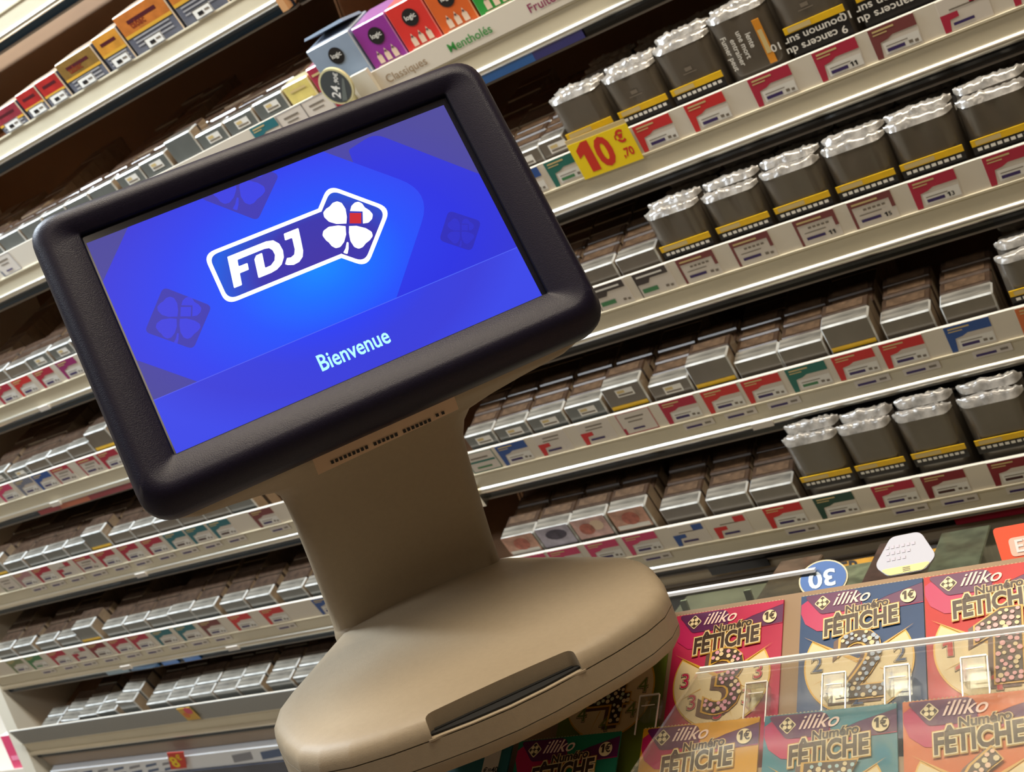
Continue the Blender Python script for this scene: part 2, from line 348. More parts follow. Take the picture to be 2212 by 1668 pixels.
# ---- price labels on the strips
LABEL_ME = {}
def price_label_mesh(style, col, num=''):
    key = (style, col, num)
    if key in LABEL_ME: return LABEL_ME[key]
    b = MB(); w, h = .047, .0345; H = hm(col)
    b.box(0, w, 0, h, 0, .0005, M_paper)
    z = .0008
    bar = M_bar if col not in ('teal', 'tealblue', 'green', 'darkred') else (M_green if col in ('teal', 'green') else M_barbrown)
    if style == 'L':
        b.flat([(0, h), (0, 0), (.006, 0), (.008, .017), (.016, .0185), (.022, .0215), (w, .0215), (w, h)], z, H)
        b.rect(.004, .026, .0295, .0315, z + .0002, M_pale); b.rect(.0035, .018, .0262, .0275, z + .0002, M_pale)
        b.rect(.0095, w - .001, .0025, .0155, z, M_white)
        b.rect(.012, .030, .0048, .0085, z + .0003, bar); b.rect(.012, .034, .0108, .0118, z + .0003, M_lip)
    elif style == 'O':
        b.flat([(0, h), (0, 0), (.003, 0), (.003, .026), (w - .004, .026), (w - .004, .014), (w, .014), (w, h)], z, H)
        b.rect(.004, .032, .0285, .0308, z + .0002, M_pale)
        for i in range(5): b.rect(.014 + i * .005, .0175 + i * .005, .0195, .022, z + .0002, M_lip)
        b.rect(.008, .032, .0145, .0155, z + .0002, M_lip); b.rect(.008, .029, .006, .0095, z + .0003, bar)
    elif style == 'G':
        b.flat([(0, h), (0, .018), (.016, .018), (.02, .024), (w - .003, .024), (w - .003, h)], z, H)
        b.rect(.004, .038, .0275, .030, z + .0002, M_white); b.rect(.004, .024, .0055, .0115, z + .0003, M_green)
        b.rect(0, .0012, 0, h, z, H)
    elif style == 'S':
        b.flat([(0, .019), (0, 0), (.006, 0), (.008, .012), (.017, .013), (.017, .019)], z, H)
        b.rect(.03, .044, .022, .032, z, H) if num == 'x' else b.rect(.012, .036, .0265, .0285, z, M_lip)
        b.rect(.010, .030, .005, .008, z + .0003, bar); b.rect(.010, .034, .0215, .023, z, M_lip)
    elif style == 'W':
        b.ring([(0, 0), (w, 0), (w, h), (0, h)], [(.001, .001), (w - .001, .001), (w - .001, h - .001), (.001, h - .001)], z, H)
        b.rect(0, .004, 0, .01, z, H)
        b.rect(.010, .036, .024, .0262, z, M_lip); b.rect(.012, .032, .018, .0197, z, M_lip); b.rect(.014, .030, .006, .0085, z + .0003, bar)
    elif style == 'T':
        b.ring([(0, 0), (w, 0), (w, h), (0, h)], [(.0012, .0012), (w - .0012, .0012), (w - .0012, h - .0012), (.0012, h - .0012)], z, H)
        b.rect(.003, .044, .016, .019, z, H); b.rect(.008, .036, .0225, .025, z, M_lip); b.rect(.010, .034, .006, .009, z, M_green)
    if num and num != 'x': b.text(num, .0325, .0048, .0052, z + .0004, M_black, bold=.02)
    if style in 'LOG' and not num: b.rect(.034, .038, .0052, .0085, z + .0003, M_lip); b.rect(.040, .0435, .0045, .0075, z + .0003, M_lip)
    LABEL_ME[key] = b.build('price_label')
    return LABEL_ME[key]
LBL = {
 'S2': [(-1.735, 'crimson', 'L'), (-1.680, 'blue', 'L'), (-1.622, 'grey', 'W'), (-1.023, 'tealblue', 'L'), (-.974, 'grey', 'W'), (-.928, 'grey', 'W')],
 'S3': [(-1.75, 'crimson', 'L'), (-1.695, 'red', 'L'), (-1.635, 'crimson', 'L'), (-1.574, 'magenta', 'L'), (-.678, 'blue', 'L'), (-.622, 'teal', 'L'), (-.500, 'red', 'L'), (-.434, 'red', 'L'), (-.357, 'crimson', 'L'), (-.284, 'crimson', 'L', '11'),
        (-.224, 'maroon', 'L'), (-.155, 'crimson', 'S', 'x'), (-.088, 'crimson', 'L')],
 'S4': [(-1.852, 'pink', 'L'), (-1.793, 'grey', 'L'), (-1.742, 'blue', 'L'), (-1.690, 'crimson', 'O'), (-1.620, 'crimson', 'O'), (-1.566, 'crimson', 'L'), (-.620, 'dark', 'G'), (-.562, 'dark', 'G'), (-.504, 'maroon', 'O'), (-.436, 'maroon', 'O'),
        (-.360, 'maroon', 'O', '11'), (-.298, 'maroon', 'O', '15'), (-.232, 'crimson', 'L', '13'), (-.157, 'crimson', 'L')],
 'S5': [(-1.952, 'olive', 'W'), (-1.898, 'greypink', 'L'), (-1.843, 'crimson', 'L'), (-1.785, 'crimson', 'S', 'x'), (-1.726, 'crimson', 'O'), (-1.668, 'crimson', 'L'), (-1.608, 'crimson', 'L'), (-1.548, 'crimson', 'L'), (-1.492, 'tealblue', 'L'),
        (-1.441, 'tealblue', 'L'), (-1.388, 'tealblue', 'L'), (-1.294, 'maroon', 'L'), (-.883, 'teal', 'T'), (-.830, 'blue', 'L'), (-.769, 'red', 'S'), (-.704, 'red', 'S'), (-.646, 'crimson', 'W'), (-.585, 'crimson', 'L'), (-.529, 'red', 'L'),
        (-.477, 'red', 'L'), (-.422, 'teal', 'L'), (-.367, 'red', 'L'), (-.313, 'red', 'L'), (-.243, 'blue', 'L'), (-.170, 'orange', 'L')],
 'S6': [(-2.022, 'olive', 'L'), (-1.965, 'green', 'L'), (-1.897, 'crimson', 'L'), (-1.838, 'crimson', 'S', 'x'), (-1.784, 'darkred', 'L'), (-1.725, 'crimson', 'L'), (-1.671, 'crimson', 'L'), (-1.611, 'tealblue', 'L'), (-1.553, 'tealblue', 'L'),
        (-1.494, 'maroon', 'L'), (-1.424, 'red', 'L'), (-1.352, 'red', 'L'), (-1.240, 'blue', 'L'), (-.862, 'pink', 'L'), (-.810, 'pink', 'L'), (-.752, 'pink', 'L'), (-.696, 'pink', 'L'), (-.629, 'blue', 'S', 'x'), (-.573, 'red', 'S', 'x'),
        (-.503, 'red', 'L'), (-.440, 'darkgreen', 'L'), (-.371, 'crimson', 'L'), (-.315, 'darkred', 'L'), (-.243, 'darkred', 'L')]}
for k, L in LBL.items():
    for e in L:
        s, col, st = e[:3]; num = e[3] if len(e) > 3 else ''
        side = 'left' if s < -.9 else 'right'
        link('price_label', price_label_mesh(st, col, num), facing(k, s, -.0015, .031), shelf_obj[(side, k)], label='price label printed ' + {'L': 'with a ', 'O': 'with a thin ', 'G': 'green and ', 'S': 'white and ', 'W': 'white edged ', 'T': 'white framed '}[st] + col + ' header')
# small second tags lower on the band
b0 = MB(); b0.box(0, .040, 0, .010, 0, .0006, M_paper); b0.rect(.003, .024, .002, .0052, .0008, M_bar); b0.rect(.028, .036, .003, .006, .0008, M_lip); SMALL = b0.build('band_tag')
for k, ss in (('S5', (-1.885, -1.83, -1.775, -1.715, -1.655, -1.60, -1.54, -1.485, -1.43, -1.375, -1.28, -.57, -.515, -.46, -.355, -.30, -.225)), ('S6', (-1.955, -1.89, -1.835, -1.775, -1.715, -1.66, -1.60, -1.545, -1.49, -1.345, -.685, -.49, -.36, -.305, -.235))):
    for s in ss:
        side = 'left' if s < -.9 else 'right'
        link('band_tag', SMALL, facing(k, s, -.0025, .0165), shelf_obj[(side, k)])

# ---- cigarette packs
PW, PD, PH = .0545, .0215, .088
def pack_body(front, top, edge=None):
    b = MB(); b.box(0, PW, 0, PD, 0, PH, M_packside, mt=top, mf=front, ms=M_packside, bev=.0018, me=edge); return b.build('pack_body')
PB = {'grey': pack_body(M_pack, M_packtop, M_foilglint), 'cool': pack_body(M_pack2, M_packtop, M_foilglint), 'rear': pack_body(M_pack, M_packrear)}
b = MB()
for s_, rr in ((1, 0),): b.rect(.0, .024, 0, .012, 0, M_white); b.rect(.002, .022, .002, .0045, .0002, M_lip); b.rect(.002, .012, .006, .010, .0002, M_pale)
BAR = b.build('barcode_patch')
b = MB(); b.rect(.0, .050, 0, .006, 0, M_yellow); YB = b.build('yellow_edge')
b = MB(); b.box(.006, .048, .004, .017, 0, .0006, mat('top_print_tan', (80, 62, 46), .4, coat=.5, noise_amt=.4, scale=90)); TOPP = b.build('top_print')
b = MB()
b.rect(0, .05, 0, .034, 0, mat('photo_skin', (196, 150, 130), .5, noise_amt=.35, scale=70)); b.rect(.002, .048, .001, .008, .0002, M_white); b.flat(circ(.026, .018, .012, .011, 14), .0003, mat('photo_red', (180, 104, 88), .5, noise_amt=.3, scale=120))
PIC1 = b.build('warning_photo')
b = MB(); b.rect(0, .05, 0, .034, 0, mat('photo_lilac', (176, 170, 186), .5, noise_amt=.3, scale=60)); b.flat(circ(.027, .02, .016, .009, 14), .0003, mat('photo_dark', (72, 66, 84), .5, noise_amt=.4, scale=90)); PIC2 = b.build('warning_photo')
b = MB(); b.rect(0, .05, 0, .034, 0, mat('photo_rose', (206, 168, 162), .5, noise_amt=.3, scale=60)); b.flat(circ(.018, .016, .011, .01, 12), .0003, mat('photo_red', (180, 104, 88))); b.flat(circ(.034, .02, .01, .009, 12), .0003, mat('photo_pale', (222, 196, 170), .5)); PIC3 = b.build('warning_photo')
PLACE = {'S2': 'on the vape box shelf', 'S3': 'on the shelf with the yellow price sign', 'S4': 'one shelf below the yellow price sign', 'S5': 'two shelves below the yellow price sign', 'S6': 'three shelves below the yellow price sign', 'S7': 'in the lowest tray at the left'}
ORD = ['first', 'second', 'third', 'fourth', 'fifth', 'sixth', 'seventh', 'eighth', 'ninth', 'tenth', 'eleventh', 'twelfth', 'thirteenth', 'fourteenth', 'fifteenth']
n_pack = 0
def pack_column(k, s, wd, h, kind, extra, what, depth, t0=.006, jit=True):
    """front pack and the file of packs behind it"""
    global n_pack
    for i in range(depth):
        j = random.uniform(-.001, .001) if jit else 0
        hh = (h + (random.uniform(-.0015, .001) if i else 0)) if i < 2 else min(h, PH) + random.uniform(-.001, .001)
        m = frame(k, s + j, t0 + i * (PD + .0012), 0)
        sc = Matrix.Diagonal((wd / PW, 1, hh / PH, 1))
        t = thing('cigarette_pack', (what if i == 0 else 'pack with shade-toned top queued behind the ' + what), 'cigarette pack', m, group='cigarette packs filed in shelf columns')
        if i: t['label'] = rear_label(what)
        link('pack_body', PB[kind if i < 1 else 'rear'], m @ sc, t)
        if i and i < 3: link('top_print', TOPP, m @ Matrix.Translation((0, 0, hh)) @ Matrix.Diagonal((wd / PW, 1, 1, 1)), t)
        if i == 0:
            f = facing(k, s + j, t0 - .0004, 0)
            if 'b' in extra: link('barcode_patch', BAR, f @ Matrix.Translation((wd * .33, h - .0185, 0)), t, label='white barcode patch')
            if 'y' in extra: link('yellow_edge', YB, f @ Matrix.Translation((.002, .066, 0)), t, label='yellow warning edge')
            if 'p' in extra: link('warning_photo', {'1': PIC1, '2': PIC2, '3': PIC3}[extra[-1]], f @ Matrix.Translation((.001, h - .034, 0)), t)
        n_pack += 1
def rear_label(what):
    return 'pack queued behind the ' + what
def place(side, i, k, desc):
    return f'{desc}, {ORD[i]} {"left" if side == "left" else "right"} of terminal, {PLACE[k]}'
COLS = {
 ('left', 'S2'): [(-1.760, .088, 'cool', ''), (-1.702, .088, 'cool', 'b'), (-1.644, .09, 'cool', 'b'), (-1.586, .088, 'cool', ''), (-1.528, .088, 'cool', ''), (-1.470, .088, 'cool', ''), (-1.412, .088, 'cool', ''), (-1.355, .088, 'cool', ''), (-1.292, .088, 'cool', 'b'), (-1.237, .09, 'cool', 'b'), (-1.173, .100, 'cool', ''), (-1.117, .088, 'cool', 'b'), (-1.062, .088, 'cool', 'b'), (-1.003, .09, 'cool', 'b')],
 ('left', 'S3'): [(-1.815, .088, 'grey', ''), (-1.753, .088, 'grey', ''), (-1.694, .086, 'grey', ''), (-1.636, .088, 'cool', 'b'), (-1.576, .088, 'cool', 'b'), (-1.518, .088, 'cool', '')],
 ('left', 'S4'): [(-1.856, .088, 'cool', 'b'), (-1.797, .084, 'cool', 'b'), (-1.739, .086, 'grey', ''), (-1.683, .086, 'grey', ''), (-1.625, .088, 'grey', ''), (-1.567, .102, 'grey', 'y'), (-1.509, .09, 'grey', '')],
 ('left', 'S5'): [(-1.966, .100, 'cool', 'y'), (-1.908, .088, 'cool', ''), (-1.848, .088, 'cool', ''), (-1.790, .088, 'cool', ''), (-1.731, .088, 'cool', ''), (-1.673, .101, 'cool', 'y'), (-1.612, .088, 'grey', ''), (-1.556, .088, 'grey', ''), (-1.499, .088, 'grey', ''),
                  (-1.443, .088, 'grey', ''), (-1.387, .088, 'grey', ''), (-1.330, .104, 'cool', '')],
 ('left', 'S6'): [(-2.042, .088, 'cool', ''), (-1.981, .088, 'cool', ''), (-1.913, .086, 'cool', ''), (-1.852, .086, 'cool', ''), (-1.795, .101, 'cool', 'y'), (-1.722, .088, 'cool', ''), (-1.664, .088, 'cool', ''), (-1.607, .088, 'cool', ''), (-1.551, .090, 'cool', ''),
                  (-1.494, .088, 'cool', ''), (-1.428, .088, 'cool', ''), (-1.368, .088, 'cool', ''), (-1.300, .088, 'cool', ''), (-1.24, .088, 'cool', '')],
 ('right', 'S3'): [(-.730, .088, 'grey', ''), (-.675, .086, 'grey', 'b'), (-.619, .088, 'grey', 'b')],
 ('right', 'S4'): [(-.690, .086, 'grey', ''), (-.632, .087, 'grey', ''), (-.575, .087, 'grey', '')],
 ('right', 'S5'): [(-.869, .088, 'cool', 'b'), (-.821, .088, 'cool', 'b'), (-.768, .089, 'cool', 'b'), (-.709, .090, 'cool', 'b'), (-.650, .102, 'grey', 'by'), (-.590, .088, 'grey', 'b'), (-.534, .102, 'grey', 'y'), (-.477, .088, 'grey', ''), (-.421, .088, 'grey', ''),
                   (-.366, .102, 'grey', 'y'), (-.303, .088, 'grey', ''), (-.239, .088, 'grey', '')],
 ('right', 'S6'): [(-.869, .098, 'grey', 'p1'), (-.812, .100, 'grey', 'p2'), (-.756, .102, 'grey', 'p3'), (-.700, .103, 'grey', 'p1'), (-.630, .090, 'grey', ''), (-.568, .090, 'grey', ''), (-.510, .090, 'grey', '')]}
WHERE = {('left', 'S2'): 'above terminal left corner', ('left', 'S3'): 'left of screen, second row up', ('left', 'S4'): 'left of bezel, middle row', ('left', 'S5'): 'row below bezel left corner', ('left', 'S6'): 'row left of the pillar foot',
         ('right', 'S3'): 'left of yellow price sign', ('right', 'S4'): 'on the row under the yellow sign', ('right', 'S5'): 'on the long pack row right of pillar', ('right', 'S6'): 'on the row above the terminal base'}
END = {('right', 'S3'): -.584, ('right', 'S4'): -.519, ('right', 'S5'): -.173, ('right', 'S6'): -.448}
for (side, k), L in COLS.items():
    for i, (s, h, kind, ex) in enumerate(L):
        nxt = L[i + 1][0] if i + 1 < len(L) else END.get((side, k), s + .0565)
        wd = min(PW, nxt - s - .0018)
        desc = {'': 'plain', 'b': 'barcoded', 'y': 'raised yellow-edged', 'by': 'raised barcoded'}.get(ex, 'photo-fronted')
        if h > .095 and ex == '': desc = 'raised plain'
        w_ = f'{ORD[i]} pack from the left, {WHERE[(side, k)]}'
        lab = f'{desc} grey cigarette pack, {ORD[i]} from left {WHERE[(side, k)]}'
        dep = 4 if side == 'right' else 3
        n0 = n_pack
        pack_column(k, s, wd, h, kind, ex, lab, 1)
        for d in range(1, dep):
            m = frame(k, s + random.uniform(-.001, .001), .006 + d * (PD + .0012), 0)
            hh = min(h, .09) + random.uniform(-.002, .001) if d > 1 else h - .001
            t = thing('cigarette_pack', f'{ORD[d]} in file behind {ORD[i]} front pack, {WHERE[(side, k)]}', 'cigarette pack', m, group='packs queued behind the front packs')
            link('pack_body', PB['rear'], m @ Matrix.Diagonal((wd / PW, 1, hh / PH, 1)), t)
            if side == 'right': link('top_print', TOPP, m @ Matrix.Translation((0, 0, hh)) @ Matrix.Diagonal((wd / PW, 1, 1, 1)), t)
# deeper ranks of packs, in the dark of the trays: too many to count
b = MB()
for (side, k), L in COLS.items():
    dep = 4 if side == 'right' else 3
    for i, (s, h, kind, ex) in enumerate(L):
        if random.random() < .25: continue
        nxt = L[i + 1][0] if i + 1 < len(L) else END.get((side, k), s + .0565)
        wd = min(PW, nxt - s - .0018)
        for d in range(dep, random.choice((9, 12, 14))):
            t = .006 + d * (PD + .0012); hh = .087 + random.uniform(-.002, .001)
            P = [frame(k) @ Vector(v) for v in ((s, t, 0), (s + wd, t, 0), (s + wd, t + PD, 0), (s, t + PD, 0), (s, t, hh), (s + wd, t, hh), (s + wd, t + PD, hh), (s, t + PD, hh))]
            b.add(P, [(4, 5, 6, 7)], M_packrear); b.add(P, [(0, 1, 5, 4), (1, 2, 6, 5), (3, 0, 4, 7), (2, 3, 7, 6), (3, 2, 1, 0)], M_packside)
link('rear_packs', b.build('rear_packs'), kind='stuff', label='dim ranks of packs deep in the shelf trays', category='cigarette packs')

# ---- tobacco pouches
def pouch_meshes(seed, wd=.066, h=.112, th=.021):
    rnd = random.Random(seed); off = Vector((seed * 3.1, seed * 1.7, 0))
    nx, nz = 12, 5
    vs, fs = [], []
    # front and back bulged sheets, joined along the sides
    for side in (0, 1):
        for j in range(nz + 1):
            for i in range(nx + 1):
                x = i / nx; zz = j / nz
                edge = min(x, 1 - x) * 2
                bulge = th / 2 * (1 - (1 - min(1, edge * 2.6)) ** 2.2)
                n_ = noise.noise(Vector((x * 5, zz * 4, side * 7)) + off) * .0010 * zz
                y = th / 2 + (-(bulge) if side == 0 else bulge) + n_
                vs.append((x * wd, y, zz * h * .93))
    N = (nx + 1) * (nz + 1)
    for j in range(nz):
        for i in range(nx):
            a = j * (nx + 1) + i
            fs.append((a, a + 1, a + nx + 2, a + nx + 1)); fs.append((N + a + 1, N + a, N + a + nx + 1, N + a + nx + 2))
        for i in (0, nx):
            a = j * (nx + 1) + i; fs.append((a, a + nx + 1, N + a + nx + 1, N + a))
    fs.append(tuple(range(nx + 1))[::-1] + tuple(range(N, N + nx + 1)))
    body = name_mesh('pouch_body', vs, fs, [M_pouch]); auto_smooth(body, 60)
    # crinkled folded top: ridge rolling back with random pleats
    vs, fs = [], []; nx, nt = 22, 7
    for j in range(nt + 1):
        a = j / nt
        for i in range(nx + 1):
            x = i / nx; edge = min(1, min(x, 1 - x) * 6)
            base = h * .93
            y = th * (.02 + .96 * a) + (.5 - a) * (1 - edge) * th * .8
            z = base + math.sin(min(1, a * 1.25) * math.pi) * .0055 * (.6 + .4 * edge) + abs(noise.noise(Vector((x * 9, a * 4, 3)) + off)) * .0050 * min(1, 5 * a * (1.15 - a)) + noise.noise(Vector((x * 26, a * 9, 1)) + off) * .0008
            if j == 0: z = base; y = th / 2 - th / 2 * (1 - (1 - min(1, edge * 1.0)) ** 2.2) - .0002
            if j == nt: z = base - .004; y = th / 2 + th / 2 * (1 - (1 - min(1, edge)) ** 2.2)
            vs.append((x * wd * 1.02 - wd * .01, y, z))
    for j in range(nt):
        for i in range(nx):
            a = j * (nx + 1) + i; fs.append((a, a + 1, a + nx + 2, a + nx + 1))
    top = name_mesh('crinkled_fold', vs, fs, [M_crinkle])
    for p in top.polygons: p.use_smooth = True
    return body, top
PM = [pouch_meshes(i) for i in range(6)]
def band_mesh(full, txt):
    b = MB(); w = .060
    b.box(0, w, 0, .0075, 0, .0008, M_yellow, bev=0); b.rect(.004, w * (.55 if not full else .45), .0012, .0063, .0010, M_pale)
    if txt:
        b.box(0, w, -.030, -.0005, -.0003, .0004, M_black)
        # the pouches stand on their heads: the warning reads upside down
        b.text('poumon sur 10', w - .004, -.0035, .0085, .0010, M_white, bold=.02, rot=math.pi)
        b.text('9 cancers du', w - .004, -.0145, .0085, .0010, M_white, bold=.02, rot=math.pi)
    else:
        b.box(0, w, -.012, -.0005, -.0003, .0004, M_black)
        for i in range(9): b.rect(.004 + i * .006, .0082 + i * .006, -.0058, -.0022, .0010, M_white)
    return b.build('warning_band')
BANDS = {(f, t): band_mesh(f, t) for f in (0, 1) for t in (0, 1)}
EMB = MB(); EMB.rect(.024, .040, 0, .0012, 0, M_lip); EMB.rect(.028, .036, .003, .0075, 0, M_lip); EMB = EMB.build('small_emblem')
def pouch_file(k, s, wd, h, lab, rear, nrear, full=0, txt=0, bandu=.0775, emblem=False, book=False, t0=.007):
    for i in range(nrear + 1):
        seed = (int(abs(s) * 1000) + i) % 6; hh = h + random.uniform(-.002, .002) if i < 2 else min(h, .098)
        tt = t0 + i * .0222
        m = frame(k, s + random.uniform(-.001, .001), tt, 0); S = Matrix.Diagonal((wd / .066, 1, hh / .1045, 1))
        t = thing('tobacco_pouch', lab if i == 0 else f'{ORD[i]} in ' + rear, 'tobacco pouch', m, group='tobacco pouches filed in shelf columns' if i == 0 else 'pouches queued behind the front pouches')
        b_, c_ = PM[seed]
        link('pouch_body', b_, m @ S, t); link('crinkled_fold', c_, m @ S, t)
        if i == 0:
            f = facing(k, s + .002, t0 - .0012, bandu)
            if book:
                b = MB(); b.box(.044 * wd / .066, .052 * wd / .066, 0, .052, 0, .0008, mat('band_orange', (214, 140, 40), .4)); b.rect(.0455 * wd / .066, .0505 * wd / .066, .012, .04, .001, M_pale)
                for q, tx in enumerate(('Fumer peut', 'entrainer', 'une mort', 'lente')):
                    b.text(tx, .006 + q * .0088, .048 - (q % 2) * .006, .0062, .0010, M_white, bold=.02, rot=-math.pi / 2)
                link('warning_print', b.build('warning_print'), f, t, label='orange stripe and white lettering running down')
            else:
                link('warning_band', BANDS[(full, txt)], f @ Matrix.Diagonal(((wd - .004) / .060, 1, 1, 1)), t, label='yellow band over white lettering')
                if emblem: link('small_emblem', EMB, facing(k, s, t0 - .0012, bandu + .018), t)
for i, (s, wd, h, kw) in enumerate([(-.583, .066, .122, {}), (-.512, .066, .122, dict(full=1, emblem=True)), (-.444, .066, .128, dict(full=1, emblem=True)), (-.374, .066, .133, dict(book=True, bandu=.070)),
                                    (-.304, .069, .150, dict(full=1, txt=1, bandu=.0925, emblem=True)), (-.226, .072, .152, dict(full=1, txt=1, bandu=.0945)), (-.146, .070, .150, dict(full=1, txt=1, bandu=.0945))]):
    D_ = ['silvery grey pouch with pale band, directly above the yellow price sign', 'dark pouch with folded tag on top, right of the silvery pouch', 'dark pouch with small emblem, left of the orange-striped pouch', 'dark pouch with orange stripe and lettering running down the front',
          'tall dark pouch with upside-down lettering, right of the orange-striped pouch', 'tall dark pouch with upside-down lettering, near the top right corner', 'tall dark pouch at the top right edge of the picture'][i]
    pouch_file('S3', s, wd, h, D_, f'file with the {ORD[i]} front pouch, yellow sign shelf', 7 if i < 4 else 3, **kw)
for i, (s, wd, h) in enumerate([(-.518, .067, .119), (-.446, .067, .118), (-.376, .067, .120), (-.305, .067, .121), (-.236, .068, .122), (-.164, .068, .122), (-.09, .068, .12)]):
    pouch_file('S4', s, wd, h, f'grey tobacco pouch with crinkled silver top, {ORD[i]} from left, shelf under yellow sign', f'file with the {ORD[i]} front pouch, shelf under yellow sign', 5, full=i % 2, bandu=.0765)
for i, (s, wd, h) in enumerate([(-.172, .07, .118)]):
    pouch_file('S5', s, wd, h, 'rounded grey tobacco pouch at the right end of the long pack row', 'file with the rounded pouch ending the long pack row', 4, bandu=.076)
for i, (s, wd, h) in enumerate([(-.446, .064, .138), (-.381, .060, .138), (-.317, .062, .139), (-.249, .066, .140), (-.178, .066, .138)]):
    pouch_file('S6', s, wd, h, f'open-folded silver tobacco pouch, {ORD[i]} from left above the scratch tickets', f'file with the {ORD[i]} front pouch above the scratch tickets', 2, full=i % 2, bandu=.086)
    for d in range(3, 6):
        m = frame('S6', s, .007 + d * .0222, 0); t = thing('tobacco_pouch', f'{ORD[d]} in file with the {ORD[i]} front pouch above the scratch tickets', 'tobacco pouch', m, group='pouches queued behind the front pouches')
        link('pouch_body', PM[d][0], m @ Matrix.Diagonal((wd / .066, 1, .93, 1)), t); link('crinkled_fold', PM[d][1], m @ Matrix.Diagonal((wd / .066, 1, .93, 1)), t)

# ---- top left shelf: cigarillo boxes with colourful lids
M_dk = mat('box_slate', (84, 86, 98), .4, coat=.6, noise_amt=.15, scale=40)
def cig_box(s, wd, h, colr, lab, stripe=None, tag=True, depth=.055):
    m = frame('S1', s, .006, 0)
    t = thing('cigarillo_box', lab, 'cigarillo box', m)
    C_ = mat('lid_' + '_'.join(map(str, colr)), colr, .35, coat=.8, noise_amt=.18, scale=60)
    b = MB(); b.box(0, wd, 0, depth, 0, h, M_dk, mt=mat('lid_light', (206, 190, 170), .3, coat=.8, noise_amt=.15, scale=50), mf=M_dk, bev=.0015); link('box_body', b.build('box_body'), m, t)
    f = facing('S1', s, .0055, 0)
    b = MB(); b.rect(.0015, wd - .0015, h * .66, h - .0015, 0, C_)
    b.rect(.0015, wd - .0015, h * .61, h * .66, .0001, mat('print_gold', (196, 150, 50), .4))
    b.rect(wd * .2, wd * .8, h * .80, h * .86, .0002, mat('print_deep', tuple(int(v * .55) for v in colr), .4))
    if wd > .08: b.text('tabac', wd * .22, h * .72, .010, .0003, mat('print_redbrown', (120, 40, 20), .4), bold=.02)
    for q in range(3): b.rect(wd * .12, wd * .88, h * .56 - q * .0055, h * .56 + .002 - q * .0055, .0002, mat('print_dim_white', (150, 148, 150), .5))
    link('printed_front', b.build('printed_front'), f, t)
    if tag:
        b = MB(); b.box(0, .034, 0, .0145, 0, .0006, M_white); b.ring([(0, 0), (.034, 0), (.034, .0145), (0, .0145)], [(.0010, .0010), (.0330, .0010), (.0330, .0135), (.0010, .0135)], .0008, M_black)
        b.rect(.008, .018, .004, .009, .0009, M_black); b.rect(.021, .030, .0065, .009, .0009, M_lip)
        link('price_tag', b.build('price_tag'), facing('S1', s + wd * .34, -.0036, .0305), t, label='white price tag with a black frame')
for a in [(-1.50, .062, .066, (128, 34, 50), 'dark crimson cigarillo box at the far left end of the top shelf'), (-1.432, .047, .070, (156, 28, 30), 'bright red cigarillo box, left one of the red pair'), (-1.382, .05, .071, (160, 30, 30), 'bright red cigarillo box, right one of the red pair'),
          (-1.326, .082, .077, (120, 90, 40), 'dark green and gold cigarillo box beside the red pair'), (-1.238, .053, .080, (190, 130, 44), 'small orange and yellow cigarillo box beside the big orange one'),
          (-1.181, .098, .089, (176, 102, 40), 'big orange cigarillo box with lettering and grey warning'), (-1.078, .085, .094, (180, 108, 42), 'tall orange cigarillo box right of the big orange one'), (-.988, .07, .094, (96, 92, 100), 'slate grey cigarillo box at the seam of the two displays')]:
    cig_box(*a)
# yellow and crimson small packs and the round price disc left of the vape boxes
def small_pack(s, wd, h, rgb, lab):
    m = frame('S2', s, .006, 0); t = thing('cigarette_pack', lab, 'cigarette pack', m)
    C_ = mat('wrap_' + '_'.join(map(str, rgb)), rgb, .3, coat=.9, noise_amt=.1, scale=60)
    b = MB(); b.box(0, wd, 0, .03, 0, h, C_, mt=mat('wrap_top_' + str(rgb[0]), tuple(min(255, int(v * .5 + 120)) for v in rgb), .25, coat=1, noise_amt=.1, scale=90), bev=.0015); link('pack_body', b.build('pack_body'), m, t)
    b = MB(); b.rect(wd * .2, wd * .8, h - .012, h - .009, 0, M_pale); link('front_print', b.build('front_print'), facing('S2', s, .0055, 0), t)
small_pack(-.945, .045, .092, (216, 200, 116), 'pale yellow pack beside the crimson one, left of the round price disc')
small_pack(-.897, .024, .098, (170, 46, 74), 'crimson pack beside the pale yellow one, left of the round price disc')
m = frame('S2', -.851, -.022, .068) @ Matrix.Rotation(math.radians(-6), 4, 'Z')
t = thing('price_disc', 'dark round price disc with cream rim left of the vape boxes', 'price sign', m)
def disc(r0, y0, y1, m_): 
    b = MB(); P = circ(0, 0, r0, n=32); b.prism(P, y0, y1, m_); return b
FA = Matrix(((1, 0, 0, 0), (0, 0, -1, 0), (0, 1, 0, 0), (0, 0, 0, 1)))
M_cream = mat('cream_plastic', (204, 196, 152), .45)
link('rim', disc(.0250, -.004, 0, M_cream).build('rim'), m @ FA, t)
b = MB(); b.flat(circ(0, 0, .0222, n=32), .0002, mat('chalk_dark', (60, 64, 66), .5)); b.text('24', -.004, -.0165, .0125, .0004, M_white, bold=.03, rot=math.radians(58)); b.text(',90€', .006, .001, .0062, .0004, M_white, bold=.02, rot=math.radians(58)); b.flat([(-.004, -.02), (.004, -.0215), (.018, .004), (.0165, .007)], .0003, mat('chalk_grey', (98, 104, 100), .5))
link('disc_face', b.build('disc_face'), m @ FA, t)
b = MB(); b.box(-.002, .002, 0, .022, -.040, -.020, M_cream); link('clip', b.build('clip'), m, t)

